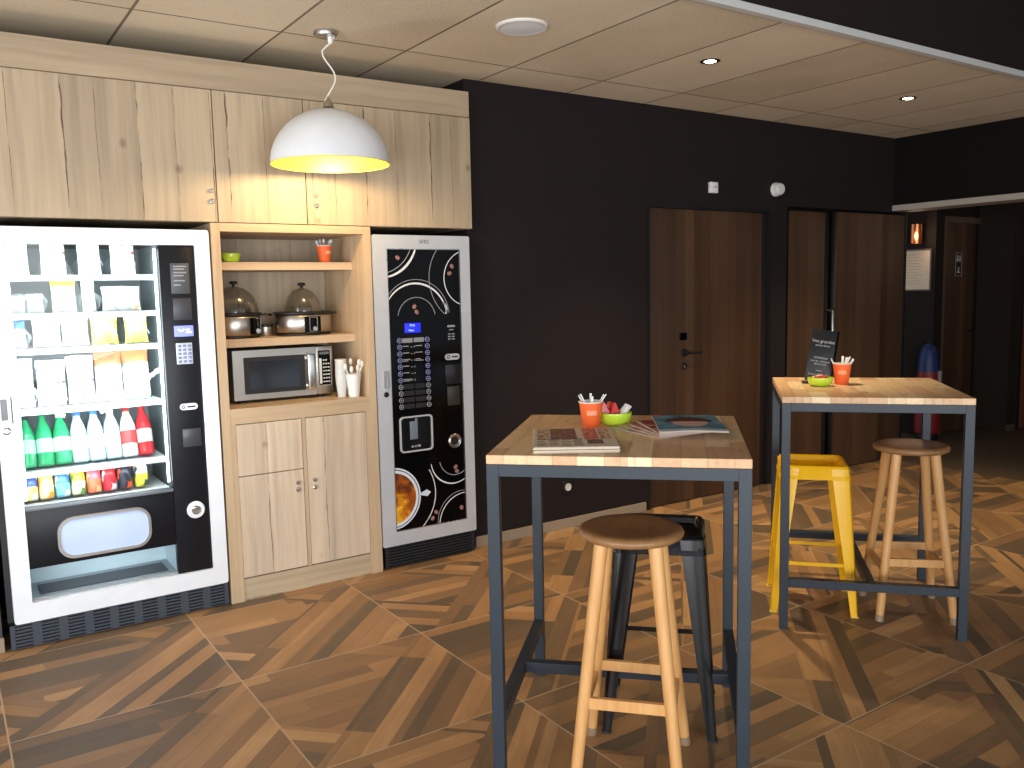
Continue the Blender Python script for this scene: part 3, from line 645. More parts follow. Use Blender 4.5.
b.build('key_print', plain('key_print_white', (214, 214, 210), 0.5), kp, 0)
MB().box(0.187, 0.201, -0.0155, -0.014, 0.072, 0.205).build('label_strip', plain('white_label_strip', (220, 220, 216), 0.5), kp, 0)
MB().box(0.190, 0.243, -0.0155, -0.014, 0.226, 0.240).build('display', plain('grey_display', (92, 96, 92), 0.3), kp, 0)
for x in (-0.22, 0.21):
    for y in (0.03, 0.29): MB().lathe([(0.014, 0), (0.016, 0.016)], (x, y, 0), seg=16).build('foot', M_BLACK, mw)

M_CUPW = plain('white_plastic_cup', (238, 236, 230), 0.35)
t = thing('cup_stack', 'tall stack of clear plastic cups beside the microwave', 'cups', (1.775, 4.255, ZCT))
mb = MB()
for i in range(9):
    z = i*0.014
    mb.lathe([(0.021, z), (0.0215, z+0.002), (0.030, z+0.083), (0.0318, z+0.085), (0.0318, z+0.088), (0.029, z+0.086)], seg=28, cap0=(i == 0), cap1=False)
mb.build('stacked_cups', plain('translucent_cup', (214, 214, 208), 0.3), t)
wc = thing('plastic_cup', 'white plastic cup of white spoons right of the clear cup stack', 'cup', (1.826, 4.215, ZCT))
lathe_cup(wc, 'cup_wall', 0.027, 0.040, 0.118, M_CUPW)
for k in range(7):
    a = 0.5+k*0.9; L = 0.150+0.012*((k*3) % 4); d = Vector((cos(a)*0.036, sin(a)*0.036, 0.112)).normalized()
    mb = MB().bar((0, 0, 0), d*L, 0.006, 0.002, (sin(a), -cos(a), 0.3))
    mb.lathe([(0.0, -0.018), (0.009, -0.012), (0.0105, 0.0), (0.008, 0.012), (0.0, 0.018)], seg=12, M=Matrix.Translation(d*L) @ Matrix.Diagonal((1, 0.5, 1, 1)), cap0=False, cap1=False)
    tag(mb.build('spoon', M_CUPW, None, 50, (1.826-cos(a)*0.006, 4.215-sin(a)*0.006, ZCT+0.0065)),
        'white plastic spoon in the white cup beside the microwave', 'spoon', 'white spoons in the cup by the microwave')

# ------------------------------------------------------------------ snack machine
vm = thing('snack_vending_machine', 'big white framed snack and drinks vending machine left of the oak unit', 'vending machine', (0.65, YF+0.4, 0))
M_VW = plain('silver_white_frame', (236, 238, 242), 0.35, spec=0.5)
M_VD = plain('charcoal_machine_panel', (25, 26, 31), 0.35, spec=0.25)
M_VB = plain('machine_body_black', (24, 24, 28), 0.5)
b = MB().box(0.175, 0.262, 4.205, 4.93, 0.11, 1.80).box(0.892, 1.104, 4.205, 4.93, 0.11, 1.80).box(0.262, 0.892, 4.205, 4.93, 1.742, 1.80)
b.box(0.262, 0.892, 4.66, 4.93, 0.11, 1.742).box(0.262, 0.892, 4.205, 4.66, 0.345, 0.585).box(0.262, 0.892, 4.205, 4.66, 0.11, 0.20)
wbuild(b, 'machine_body', M_VB, vm, 0)
M_LINER = plain('grey_liner', (120, 134, 136), 0.5)
b = MB().box(0.262, 0.892, 4.650, 4.660, 0.586, 1.741).box(0.262, 0.268, 4.206, 4.65, 0.586, 1.741).box(0.886, 0.892, 4.206, 4.65, 0.586, 1.741).box(0.268, 0.886, 4.206, 4.65, 0.586, 0.592)
wbuild(b, 'cabinet_liner', M_LINER, vm, 0)
fr = wbuild(MB().ring_xz(rrect(0.198, 1.104, 0.115, 1.807, 0.012, 3), rrect(0.270, 1.037, 0.198, 1.737, 0.004, 3), YF, YF+0.052), 'door_frame', M_VW, vm)
wbuild(MB().box(0.596, 0.700, YF-0.001, YF+0.002, 1.764, 1.785, 0.0005), 'name_plate', plain('white_plate', (250, 250, 250), 0.4), vm)
hs = wbuild(MB().box(0.214, 0.238, YF-0.004, YF+0.004, 1.000, 1.090, 0.003), 'door_pull', plain('grey_pull', (120, 122, 126), 0.4), vm)
wbuild(MB().box(0.252, 0.256, YF-0.003, YF+0.003, 0.985, 1.10, 0.001), 'pull_slot', M_VD, vm)
wbuild(MB().lathe([(0.016, 0), (0.016, 0.006), (0.011, 0.008), (0.010, 0.004), (0, 0.004)], seg=24, M=Matrix.Translation((0.229, YF, 0.955)) @ Mx, cap1=False), 'frame_lock', M_CHROME, vm)
wbuild(MB().box(0.272, 0.8785, YF+0.024, YF+0.028, 0.612, 1.737), 'glass_pane', thin_glass('machine_glass', (250, 253, 253), 0.015, 0.02), vm, 0)
cp = wbuild(MB().box(0.8790, 1.0365, YF+0.010, YF+0.050, 0.1985, 1.7365, 0.002), 'control_panel', M_VD, vm)
yp_ = YF+0.010
def on_panel(mb, name, mat, parent, smooth=35):
    bmesh.ops.translate(mb.bm, verts=mb.bm.verts[:], vec=-Vector(vm.location)); return mb.build(name, mat, parent, smooth)
rd = on_panel(MB().box(0.925, 1.008, yp_-0.005, yp_+0.001, 1.515, 1.655, 0.003), 'card_reader', plain('reader_grey', (72, 76, 82), 0.4), cp)
b = MB()
for z, w in ((1.640, .06), (1.628, .05), (1.612, .058), (1.598, .045), (1.575, .05), (1.555, .030)): b.box(0.937, 0.937+w, yp_-0.0056, yp_-0.0045, z-0.003, z+0.003)
on_panel(b, 'reader_print', plain('reader_print', (150, 152, 156), 0.5), rd, 0)
on_panel(MB().box(0.928, 1.010, yp_-0.002, yp_+0.001, 1.395, 1.495, 0.002), 'blank_cover', plain('blank_cover_grey', (56, 58, 66), 0.35), cp)
dp = on_panel(MB().box(0.926, 1.012, yp_-0.003, yp_+0.001, 1.318, 1.368, 0.002), 'display', glow('display_blue_violet', (120, 130, 235), 1.2), cp)
b = MB().tube([(0.944, yp_-0.004, 1.352), (0.952, yp_-0.004, 1.344), (0.962, yp_-0.004, 1.344), (0.970, yp_-0.004, 1.352)], 0.003, 6).box(0.978, 1.004, yp_-0.0042, yp_-0.0028, 1.334, 1.340).box(0.978, 0.996, yp_-0.0042, yp_-0.0028, 1.346, 1.352)
on_panel(b, 'display_symbols', glow('display_white', (220, 230, 255), 1.5), dp)
kp = on_panel(MB().box(0.930, 1.002, yp_-0.004, yp_+0.001, 1.190, 1.288, 0.002), 'keypad', plain('keypad_pale', (206, 212, 224), 0.4), cp)
b = MB()
for r in range(5):
    for c in range(3): b.box(0.936+c*0.0225, 0.952+c*0.0225, yp_-0.0062, yp_-0.0035, 1.196+r*0.0180, 1.208+r*0.0180, 0.001)
on_panel(b, 'keys', plain('keypad_blue_grey', (128, 140, 176), 0.4), kp)
cs = on_panel(MB().prism(rrect(0.930, 1.010, 0.975, 1.005, 0.0148, 6), yp_-0.006, yp_+0.001), 'coin_slot_plate', M_VW, cp)
on_panel(MB().box(0.963, 1.000, yp_-0.0075, yp_-0.005, 0.986, 0.993, 0.001).lathe([(0.008, 0), (0.008, 0.008), (0.005, 0.008), (0.005, 0.004), (0, 0.004)], seg=18, M=Matrix.Translation((0.945, yp_, 0.990)) @ Mx, cap1=False), 'coin_slot', M_VD, cs)
on_panel(MB().box(0.936, 1.018, yp_-0.002, yp_+0.001, 0.80, 0.885, 0.002), 'note_cover', plain('blank_cover_dark', (60, 62, 66), 0.3), cp)
rt_ = on_panel(MB().lathe([(0.041, 0), (0.041, 0.006), (0.036, 0.011), (0.030, 0.010), (0.0, 0.010)], seg=40, M=Matrix.Translation((0.973, yp_, 0.496)) @ Mx, cap1=False), 'coin_return', M_VW, cp)
on_panel(MB().lathe([(0.021, 0.010), (0.021, 0.014), (0.018, 0.014), (0.016, 0.0105), (0, 0.0105)], seg=30, M=Matrix.Translation((0.973, yp_, 0.496)) @ Mx, cap1=False).box(0.955, 0.991, yp_-0.016, yp_-0.010, 0.500, 0.512, 0.002), 'return_cup', M_CHROME, rt_)
dl = wbuild(MB().box(0.2705, 0.8785, YF+0.014, YF+0.050, 0.343, 0.611, 0.003), 'delivery_panel', M_VD, vm)
wbuild(MB().box(0.2705, 0.8785, YF+0.008, YF+0.03, 0.598, 0.612, 0.002), 'panel_ledge', plain('grey_ledge', (110, 116, 124), 0.4), vm)
on_panel(MB().prism(rrect(0.396, 0.762, 0.372, 0.540, 0.06, 8), YF+0.010, YF+0.016), 'flap_window', plain('pale_blue_flap', (190, 208, 236), 0.15, spec=0.6), dl)
on_panel(MB().ring_xz(rrect(0.386, 0.772, 0.362, 0.550, 0.068, 8), rrect(0.398, 0.760, 0.374, 0.538, 0.058, 8), YF+0.004, YF+0.016), 'flap_rim', M_CHROME, dl)
b = MB().box(0.272, 0.8785, 4.42, 4.43, 0.200, 0.345).box(0.268, 0.272, YF+0.05, 4.42, 0.20, 0.345).box(0.8785, 0.885, YF+0.05, 4.42, 0.20, 0.345)
wbuild(b, 'bin_back', plain('pale_bin_lining', (176, 198, 206), 0.4), vm, 0)
wbuild(MB().box(0.274, 0.8780, YF+0.030, 4.42, 0.200, 0.208), 'bin_lip', plain('bin_lip_grey', (150, 160, 166), 0.4), vm, 0)
wbuild(MB().box(0.310, 0.845, YF+0.07, 4.36, 0.2085, 0.213), 'bin_flap', plain('dark_bin_flap', (66, 70, 76), 0.5), vm, 0)
def grille(x0, x1, z0, z1, y, groups, rows, parent, mats, post):
    mb = MB(); mb.mi = 0; mb.box(x0, x1, y+0.012, y+0.05, z0, z1)
    mb.mi = 1
    n = rows; hgt = (z1-z0)
    for i in range(n+1):
        zc_ = z0+hgt*(i)/n; mb.box(x0, x1, y, y+0.0125, max(z0, zc_-hgt/n*0.27), min(z1, zc_+hgt/n*0.27))
    for i in range(groups+1):
        xc = x0+(x1-x0)*i/groups; mb.box(max(x0, xc-post), min(x1, xc+post), y-0.0008, y+0.0125, z0, z1)
    return wbuild(mb, 'base_grille', mats, parent, 0)
grille(0.178, 1.102, 0.006, 0.112, YF+0.006, 9, 7, vm, [M_BLACK, plain('blue_grey_grille', (58, 64, 74), 0.5)], 0.018)
M_TRAY = plain('white_tray_metal', (226, 230, 232), 0.4)
ROWS = [(1.602, [0.318, 0.468, 0.613, 0.752]), (1.439, [0.315, 0.385, 0.500, 0.600, 0.735]), (1.288, [0.312, 0.420, 0.535, 0.655, 0.790]), (1.028, [0.320, 0.425, 0.545, 0.660, 0.775])]
M_COIL = plain('steel_coil_wire', (150, 160, 160), 0.45)
for z, xs in ROWS+[(0.756, []), (0.6125, [])]:
    tr_ = wbuild(MB().box(0.272, 0.870, 4.212, 4.63, z-0.008, z-0.001).box(0.272, 0.870, 4.203, 4.212, z-0.022, z+0.004, 0.001), 'tray', M_TRAY, vm, 0)
    for x in xs:
        pts = [(x+0.042*cos(a), 4.232+0.36*a/(2*pi*6), z+0.046+0.042*sin(a)) for a in [2*pi*6*i/108 for i in range(109)]]
        on_panel(MB().tube(pts, 0.0017, 5), 'coil', M_COIL, tr_, 60)
for x in (0.281, 0.868):
    wbuild(MB().tube([(x, 4.194, 0.64), (x, 4.194, 1.18), (x, 4.194, 1.72)], 0.0055, 8), 'light_tube', glow('machine_led', (238, 246, 255), 10), vm)
for x, tx in ((0.285, 0.62), (0.863, 0.52)):
    area_light('machine_light', (x-vm.location.x, 4.192-vm.location.y, 1.18), (tx-vm.location.x, 4.36-vm.location.y, 1.18), 0.02, 1.06, 15.0, (0.93, 0.98, 1.0), vm)
area_light('machine_top_light', (0.57-vm.location.x, 4.215-vm.location.y, 1.735), (0.57-vm.location.x, 4.33-vm.location.y, 1.3), 0.56, 0.02, 3.0, (0.93, 0.98, 1.0), vm)
for zt_, pw in ((1.592, 3.0), (1.428, 3.4), (1.277, 1.1), (1.017, 0.5), (0.744, 0.5)):  # unseen fill strips added under the trays to brighten the rows below
    area_light('tray_fill_light', (0.57-vm.location.x, 4.207-vm.location.y, zt_-0.012), (0.57-vm.location.x, 4.29-vm.location.y, zt_-0.12), 0.56, 0.006, pw, (0.95, 0.98, 1.0), vm)
area_light('machine_bin_light', (0.57-vm.location.x, 4.24-vm.location.y, 0.342), (0.57-vm.location.x, 4.33-vm.location.y, 0.2), 0.4, 0.02, 0.5, (0.9, 0.97, 1.0), vm)

# snack packets
def bag_mat(name, top, mid, spot, split=0.62):
    t = NT(name); X, Y, Z = t.xyz(); g = t.n.new('ShaderNodeTexCoord').outputs['Generated']
    gx, gy, gz = t.xyz(g)
    n = t.noise(t.comb(t.math('MULTIPLY', X, 26.0), 0.0, t.math('MULTIPLY', Z, 26.0)), 1.0, 2)
    c = t.mixc(t.sramp(t.math('ADD', gz, t.math('MULTIPLY_ADD', n, 0.1, -0.05)), split-0.01, split+0.01), lin(mid), lin(top))
    c = t.mixc(t.math('MULTIPLY', t.sramp(n, 0.60, 0.64), t.math('LESS_THAN', gz, split)), c, lin(spot))
    return t.done(c, 0.28, 0, 0.5)
def bag(w, h, d, label, cat, loc, mat, tilt=-10, rz=0, seed=1):
    rnd = random.Random(seed); nx, nz = 10, 14; mb = MB(); ph = rnd.random()*6
    def P(i, k, sgn):
        s, q = i/nx*2-1, k/nz
        crimp = min(1, min(q, 1-q)/0.09); th = d/2*(max(0, 1-abs(s)**2.6))*max(0, 1-abs(2*q-1)**3.2)*crimp+0.0006
        wr = 0.0022*sin(9*s+5*q*3+ph)*crimp
        wid = w/2*(1-0.06*sin(pi*q)*1.0)
        return Vector((s*wid, sgn*(th+wr*(1 if sgn < 0 else 0)), q*h+0.002*sin(4*s+ph)*(1 if q > .5 else 0)))
    rings = []
    for k in range(nz+1):
        rings.append([P(i, k, -1) for i in range(nx+1)]+[P(i, k, 1) for i in range(nx, -1, -1)])
    mb.loft(rings)
    o = mb.build('snack_packet', mat, None, 60, loc); o.rotation_euler = (radians(tilt), 0, radians(rz))
    return tag(o, label, cat, 'snack packets in the vending machine')
WHT = (246, 246, 244)
B = [
 # x, z, w, h, d, top, mid, spot, split, label, tilt
 (0.323, 1.604, .098, .165, .05, WHT, WHT, (236, 214, 190), .9, 'white snack packet in the top row, nearest the left frame'),
 (0.468, 1.604, .100, .165, .05, (246, 226, 226), WHT, (224, 96, 96), .8, 'white snack packet with pink print, second from the left in the top row'),
 (0.613, 1.604, .096, .160, .05, WHT, WHT, (232, 216, 160), .9, 'white snack packet with pale yellow print, third in the top row'),
 (0.752, 1.604, .105, .165, .05, (240, 200, 196), WHT, (216, 60, 60), .8, 'white and red snack packet at the right end of the top row'),
 (0.315, 1.441, .062, .075, .04, WHT, WHT, (200, 210, 216), .9, 'small white packet at the left end of the second row'),
 (0.385, 1.441, .066, .082, .04, WHT, (240, 244, 244), (190, 200, 205), .9, 'small white packet left of the yellow topped sachet'),
 (0.500, 1.441, .100, .140, .045, (236, 232, 40), WHT, (220, 226, 90), .80, 'white sachet with a bright yellow top in the second row'),
 (0.600, 1.441, .056, .150, .04, WHT, WHT, (150, 150, 150), .9, 'narrow white sachet right of the yellow topped sachet'),
 (0.735, 1.441, .165, .112, .05, WHT, WHT, (240, 190, 140), .9, 'wide white packet with an orange mark at the right of the second row'),
 (0.312, 1.290, .060, .120, .04, (60, 104, 160), (226, 238, 246), (120, 160, 200), .66, 'blue and white packet at the left end of the third row'),
 (0.420, 1.290, .112, .128, .05, WHT, WHT, (226, 232, 236), .9, 'plain white packet right of the blue and white packet'),
 (0.535, 1.290, .110, .128, .05, WHT, WHT, (236, 232, 210), .9, 'plain white packet left of the yellow packets'),
 (0.655, 1.290, .112, .130, .05, (250, 236, 120), (248, 226, 96), (240, 180, 60), .8, 'yellow packet in the third row beside the white packets'),
 (0.790, 1.290, .100, .130, .05, (250, 240, 150), (248, 230, 110), (200, 190, 150), .8, 'yellow packet in the third row nearest the control panel'),
 (0.320, 1.030, .070, .215, .045, (176, 208, 236), (236, 244, 250), (150, 190, 220), .75, 'pale blue packet at the left end of the fourth row'),
 (0.425, 1.030, .118, .200, .05, WHT, WHT, (60, 50, 60), .92, 'white packet with dark print beside the pale blue packet'),
 (0.545, 1.030, .112, .215, .05, (236, 240, 240), WHT, (120, 90, 120), .85, 'white packet with violet print in the middle of the fourth row'),
 (0.660, 1.030, .116, .230, .055, (150, 84, 48), WHT, (210, 180, 160), .70, 'white packet with a brown top left of the green marked packet'),
 (0.779, 1.030, .118, .230, .055, (160, 92, 52), (240, 244, 242), (70, 120, 110), .72, 'brown topped packet with dark green marks nearest the control panel'),
]
for i, (x, z, w, h, d, tp, md, spt, sp, lb) in enumerate(B):
    bag(w, h, d, lb, 'packet', (x, 4.300, z+0.003), bag_mat('packet_print', tp, md, spt, sp), -9, random.uniform(-4, 4), i)
# bottles
M_GREEN = plain('green_bottle', (34, 150, 96), 0.12, spec=0.6); M_CLEAR = plain('clear_water_bottle', (196, 222, 230), 0.1, spec=0.6)
M_RED = plain('red_bottle', (190, 32, 40), 0.2); M_WHT = plain('white_bottle', (232, 234, 234), 0.25)
def bottle(loc, body, capc, lab, label, h=0.232, r=0.0345):
    t = thing('drink_bottle', label, 'bottle', loc, 0, 'drink bottles in the vending machine')
    pr = [(r*0.8, 0), (r*0.98, 0.006), (r, 0.016), (r, h*0.22), (r*0.96, h*0.25), (r*0.96, h*0.52), (r, h*0.55), (r*0.97, h*0.62), (r*0.72, h*0.77), (r*0.46, h*0.87), (r*0.42, h*0.92)]
    MB().lathe(pr, seg=24).build('bottle_body', body, t, 60)
    MB().lathe([(r*0.47, h*0.92), (r*0.47, h*0.99), (r*0.42, h), (0, h)], seg=20, cap1=False).build('cap', plain('cap_%d_%d_%d' % capc, capc, 0.4), t)
    MB().lathe([(r*1.0, h*0.25), (r*1.005, h*0.26), (r*1.005, h*0.51), (r*1.0, h*0.52)], seg=24, cap0=False, cap1=False).build('label_band', plain('label_%d_%d_%d' % lab, lab, 0.5), t)
    t.rotation_euler = (radians(-20), 0, 0); return t
BT = [(0.3085, M_GREEN, (30, 40, 36), (150, 214, 180), 'green bottle with a dark cap, nearest the left frame'),
      (0.3780, M_GREEN, (24, 130, 80), (170, 222, 196), 'green bottle with a green cap, second from the left'),
      (0.4475, M_GREEN, (226, 230, 226), (236, 240, 232), 'green bottle with a wide white label, third from the left'),
      (0.5170, M_CLEAR, (60, 110, 200), (214, 230, 244), 'clear water bottle with a blue cap beside the green bottles'),
      (0.5865, M_CLEAR, (70, 130, 220), (236, 244, 248), 'clear water bottle with a pale label in the middle of the bottle row'),
      (0.6560, M_CLEAR, (230, 236, 240), (240, 244, 246), 'clear bottle with a white cap left of the white bottle'),
      (0.7255, M_WHT, (200, 40, 44), (206, 60, 60), 'white bottle with a red label left of the red bottle'),
      (0.7950, M_RED, (170, 30, 36), (228, 214, 210), 'red bottle at the right end of the bottle row')]
for x, m, c, l_, lb in BT: bottle((x, 4.270, 0.767), m, c, l_, lb)
def can_mat(name, a, b_, c_):
    t = NT(name); g = t.n.new('ShaderNodeTexCoord').outputs['Generated']; gx, gy, gz = t.xyz(g); X, Y, Z = t.xyz()
    n = t.noise(t.comb(t.math('MULTIPLY', X, 30.0), t.math('MULTIPLY', Y, 30.0), t.math('MULTIPLY', Z, 24.0)), 1.0, 1)
    c = t.mixc(t.sramp(gz, 0.44, 0.50), lin(a), lin(b_)); c = t.mixc(t.sramp(n, 0.57, 0.60), c, lin(c_))
    return t.done(c, 0.3, 0.2, 0.5)
CN = [(0.305, (240, 220, 120), (60, 90, 180), (236, 236, 240), 'blue and yellow drink can nearest the left frame'),
      (0.368, (250, 230, 170), (248, 214, 120), (240, 170, 60), 'pale yellow drink can second from the left'),
      (0.432, (120, 200, 226), (60, 120, 200), (230, 244, 250), 'blue drink can third from the left'),
      (0.496, (250, 240, 200), (240, 200, 60), (90, 150, 70), 'white and yellow drink can between the blue and orange cans'),
      (0.560, (236, 120, 80), (206, 90, 110), (250, 190, 140), 'orange red drink can left of the bright red can'),
      (0.624, (206, 30, 46), (196, 24, 40), (246, 236, 236), 'bright red drink can with white script'),
      (0.690, (30, 34, 50), (34, 36, 54), (236, 90, 50), 'black drink can with an orange flash'),
      (0.762, (214, 214, 60), (224, 230, 224), (60, 80, 70), 'white and lime drink can at the right end of the can row')]
for x, a, b_, c_, lb in CN:
    t = thing('drink_can', lb, 'can', (x, 4.250, 0.624), 0, 'drink cans in the vending machine')
    r, h = 0.0300, 0.128
    MB().lathe([(r*0.78, 0), (r, 0.008), (r, h-0.014), (r*0.84, h-0.004)], seg=28).build('can_body', can_mat('can_print', a, b_, c_), t, 60)
    MB().lathe([(r*0.84, h-0.004), (r*0.87, h-0.001), (r*0.83, h), (r*0.80, h-0.003), (0, h-0.003)], seg=28, cap0=False, cap1=False).build('can_lid', M_CHROME, t)
    MB().box(-0.006, 0.006, -0.014, 0.006, h-0.003, h-0.0015, 0.0006).build('pull_tab', M_CHROME, t)
    t.rotation_euler = (radians(-20), 0, 0)
# ------------------------------------------------------------------ hot drinks machine
cm = thing('coffee_vending_machine', 'black hot drinks machine in a silver frame right of the oak unit', 'vending machine', (2.227, YF+0.4, 0))
M_SILVER = plain('silver_grey_frame', (192, 194, 198), 0.4, metal=0.15)
wbuild(MB().box(1.945, 2.512, YF+0.05, 4.85, 0.01, 1.795, 0.003), 'machine_body', M_VB, cm)
wbuild(MB().ring_xz(rrect(1.932, 2.522, 0.127, 1.803, 0.010, 3), rrect(2.012, 2.462, 0.202, 1.732, 0.003, 3), YF, YF+0.05), 'door_frame', M_SILVER, cm)
bz = wbuild(MB().ring_xz(rrect(2.012, 2.462, 0.202, 1.732, 0.003, 3), rrect(2.0165, 2.4575, 0.2065, 1.7275, 0.002, 3), YF+0.001, YF+0.04), 'inner_trim', M_CHROME, cm)
cpn = wbuild(MB().box(2.016, 2.458, YF+0.008, YF+0.045, 0.206, 1.728), 'front_panel', M_BLACK_GLOSS, cm, 0)
def on_front(mb, name, mat, parent, smooth=35):
    bmesh.ops.translate(mb.bm, verts=mb.bm.verts[:], vec=-Vector(cm.location)); return mb.build(name, mat, parent, smooth)
text('maker_name', 'SFRS', 0.030, plain('engraved_grey', (84, 84, 88), 0.5), cm, (2.237-cm.location.x, YF-0.0006-cm.location.y, 1.768))
yq = YF+0.008
M_PRINT = plain('white_panel_print', (226, 226, 226), 0.5); M_PRINT_T = plain('grey_panel_print', (150, 152, 156), 0.5)
def circ3(a, b, c):
    ax, ay = a; bx, by = b; cx, cy = c
    d = 2*(ax*(by-cy)+bx*(cy-ay)+cx*(ay-by))
    ux = ((ax*ax+ay*ay)*(by-cy)+(bx*bx+by*by)*(cy-ay)+(cx*cx+cy*cy)*(ay-by))/d
    uy = ((ax*ax+ay*ay)*(cx-bx)+(bx*bx+by*by)*(ax-cx)+(cx*cx+cy*cy)*(bx-ax))/d
    return ux, uy, math.hypot(ax-ux, ay-uy)
def arc(nm, mat, a, b, c, w, taper=0.0):
    """printed arc through three points, w wide"""
    ux, uy, r = circ3(a, b, c)
    A = [math.atan2(p[1]-uy, p[0]-ux) for p in (a, b, c)]
    def unwrap(x, ref):
        while x-ref > pi: x -= 2*pi
        while x-ref < -pi: x += 2*pi
        return x
    A[1] = unwrap(A[1], A[0]); A[2] = unwrap(A[2], A[1])
    n = 40; rings = []
    for i in range(n+1):
        t_ = A[0]+(A[2]-A[0])*i/n; hw = w/2*(1-taper*abs(2*i/n-1)**1.5)
        ring = []
        for rr, yy in ((r-hw, yq-0.0007), (r+hw, yq-0.0007), (r+hw, yq+0.0002), (r-hw, yq+0.0002)):
            x = min(2.4575, max(2.0165, ux+rr*cos(t_))); z = min(1.7275, max(0.2065, uy+rr*sin(t_)))
            ring.append(Vector((x, yy, z)))
        rings.append(ring)
    on_front(MB().loft(rings), nm, mat, cpn, 0)
arc('white_arc', M_PRINT, (2.017, 1.583), (2.112, 1.626), (2.186, 1.728), 0.013, 0.3)
arc('white_arc', M_PRINT, (2.017, 1.460), (2.186, 1.547), (2.370, 1.384), 0.010, 0.4)
arc('white_arc', M_PRINT, (2.455, 1.714), (2.359, 1.567), (2.456, 1.429), 0.005, 0.2)
arc('white_arc', M_PRINT, (2.348, 1.440), (2.368, 1.390), (2.362, 1.378), 0.011, 0.3)
arc('white_arc', M_PRINT, (2.243, 0.548), (2.300, 0.450), (2.455, 0.437), 0.008, 0.5)
arc('white_arc', M_PRINT, (2.228, 0.520), (2.263, 0.358), (2.181, 0.207), 0.005, 0.2)
arc('white_arc', M_PRINT, (2.456, 0.357), (2.335, 0.308), (2.288, 0.207), 0.005, 0.2)
arc('thin_arc', M_PRINT_T, (2.017, 1.606), (2.100, 1.650), (2.156, 1.728), 0.004)
arc('thin_arc', M_PRINT_T, (2.017, 1.485), (2.186, 1.568), (2.385, 1.384), 0.003)
arc('thin_arc', M_PRINT_T, (2.319, 1.728), (2.266, 1.581), (2.356, 1.378), 0.0035)
arc('thin_arc', M_PRINT_T, (2.071, 1.378), (2.184, 1.472), (2.296, 1.377), 0.0035)
arc('thin_arc', M_PRINT_T, (2.298, 0.552), (2.380, 0.470), (2.456, 0.485), 0.004)
arc('thin_arc', M_PRINT_T, (2.456, 0.371), (2.320, 0.320), (2.276, 0.207), 0.003)
for x, z, rot in ((2.080, 1.684, 40), (2.411, 1.638, 60), (2.395, 1.599, -20), (2.171, 1.422, -50), (2.184, 1.393, 60), (2.400, 0.512, -40), (2.408, 0.487, 50), (2.431, 0.272, 70), (2.266, 0.272, 40), (2.243, 0.240, -60)):
    b = MB().lathe([(0.014, 0), (0.012, 0.003), (0, 0.004)], seg=18, cap1=False, M=Matrix.Translation((x, yq, z)) @ Matrix.Rotation(radians(rot), 4, 'Y') @ Mx @ Matrix.Diagonal((1.0, 0.8, 1, 1)))
    on_front(b, 'coffee_bean_print', plain('coffee_bean_pink_brown', (150, 104, 100), 0.5), cpn)
# big cup picture at the lower left
def clipdisc(r0, r1, y0, y1, cx=2.000, cz=0.385, n=48):
    o_, i_ = [], []
    a0 = -pi/2-0.15; a1 = pi/2+0.15
    mb = MB(); rings = []
    for i in range(n+1):
        a = a0+(a1-a0)*i/n; ring = []
        for r, y in ((r0, y0), (r1, y0), (r1, y1), (r0, y1)):
            ring.append(Vector((max(2.0168, cx+r*cos(a)), y, cz+r*sin(a))))
        rings.append(ring)
    return mb.loft(rings)
on_front(clipdisc(0.143, 0.172, yq-0.0010, yq+0.0002), 'cup_rim_print', plain('cup_rim_print_white', (222, 228, 236), 0.4), cpn, 0)
on_front(clipdisc(0.158, 0.163, yq-0.0014, yq), 'cup_rim_line', M_BLACK, cpn, 0)
t = NT('coffee_picture'); X, Y, Z = t.xyz()
n = t.noise(t.new('ShaderNodeTexCoord').outputs['Object'], 13.0, 4, 0.6)
g = t.math('ADD', t.math('MULTIPLY', n, 0.75), t.math('MULTIPLY_ADD', Z, -0.9, 0.43))
m_coffee = t.done(t.ramp(g, [(0.34, (96, 44, 16)), (0.46, (168, 84, 18)), (0.55, (224, 150, 24)), (0.66, (250, 214, 60)), (0.78, (255, 244, 170))]), 0.3, 0, 0.5)
on_front(clipdisc(0.002, 0.143, yq-0.0010, yq+0.0002), 'coffee_print', m_coffee, cpn, 0)
on_front(MB().prism([(2.170, 0.395), (2.190, 0.402), (2.212, 0.410), (2.236, 0.392), (2.214, 0.372), (2.190, 0.378), (2.170, 0.384)], yq-0.001, yq), 'cup_handle_print', plain('cup_handle_print_white', (214, 220, 230), 0.4), cpn, 0)
# display, selection keys, labels
dp = on_front(MB().box(2.108, 2.203, yq-0.003, yq+0.001, 1.283, 1.334, 0.001), 'display', glow('display_deep_blue', (22, 34, 235), 1.6), cpn)
text('display_text', 'Pret', 0.017, glow('display_text_glow', (170, 200, 255), 1.6), dp, (2.153-cm.location.x, yq-0.0034-cm.location.y, 1.323), extr=0.0002)
text('display_text', 'Merci', 0.014, MATS['display_text_glow'], dp, (2.146-cm.location.x, yq-0.0034-cm.location.y, 1.295), extr=0.0002)
M_RING = plain('key_ring_lilac', (150, 156, 214), 0.4); M_RING2 = plain('key_ring_grey', (170, 170, 172), 0.4)
for c, x in enumerate((2.0725, 2.2405)):
    for r in range(11):
        z = 1.243-r*0.0359
        kb = on_front(MB().lathe([(0.0125, 0), (0.0125, 0.003), (0.011, 0.004), (0, 0.004)], seg=22, M=Matrix.Translation((x, yq, z)) @ Mx, cap1=False), 'selection_key', M_BLACK, cpn)
        lit = r < 7
        on_front(MB().ring_xz(circle(x, z, 0.0135, 22), circle(x, z, 0.0112, 22), yq-0.005, yq-0.002).prism(circle(x, z, 0.0035, 10), yq-0.005, yq-0.0035), 'key_ring', M_RING if lit else M_RING2, kb, 30)
b = MB(); rnd = random.Random(3)
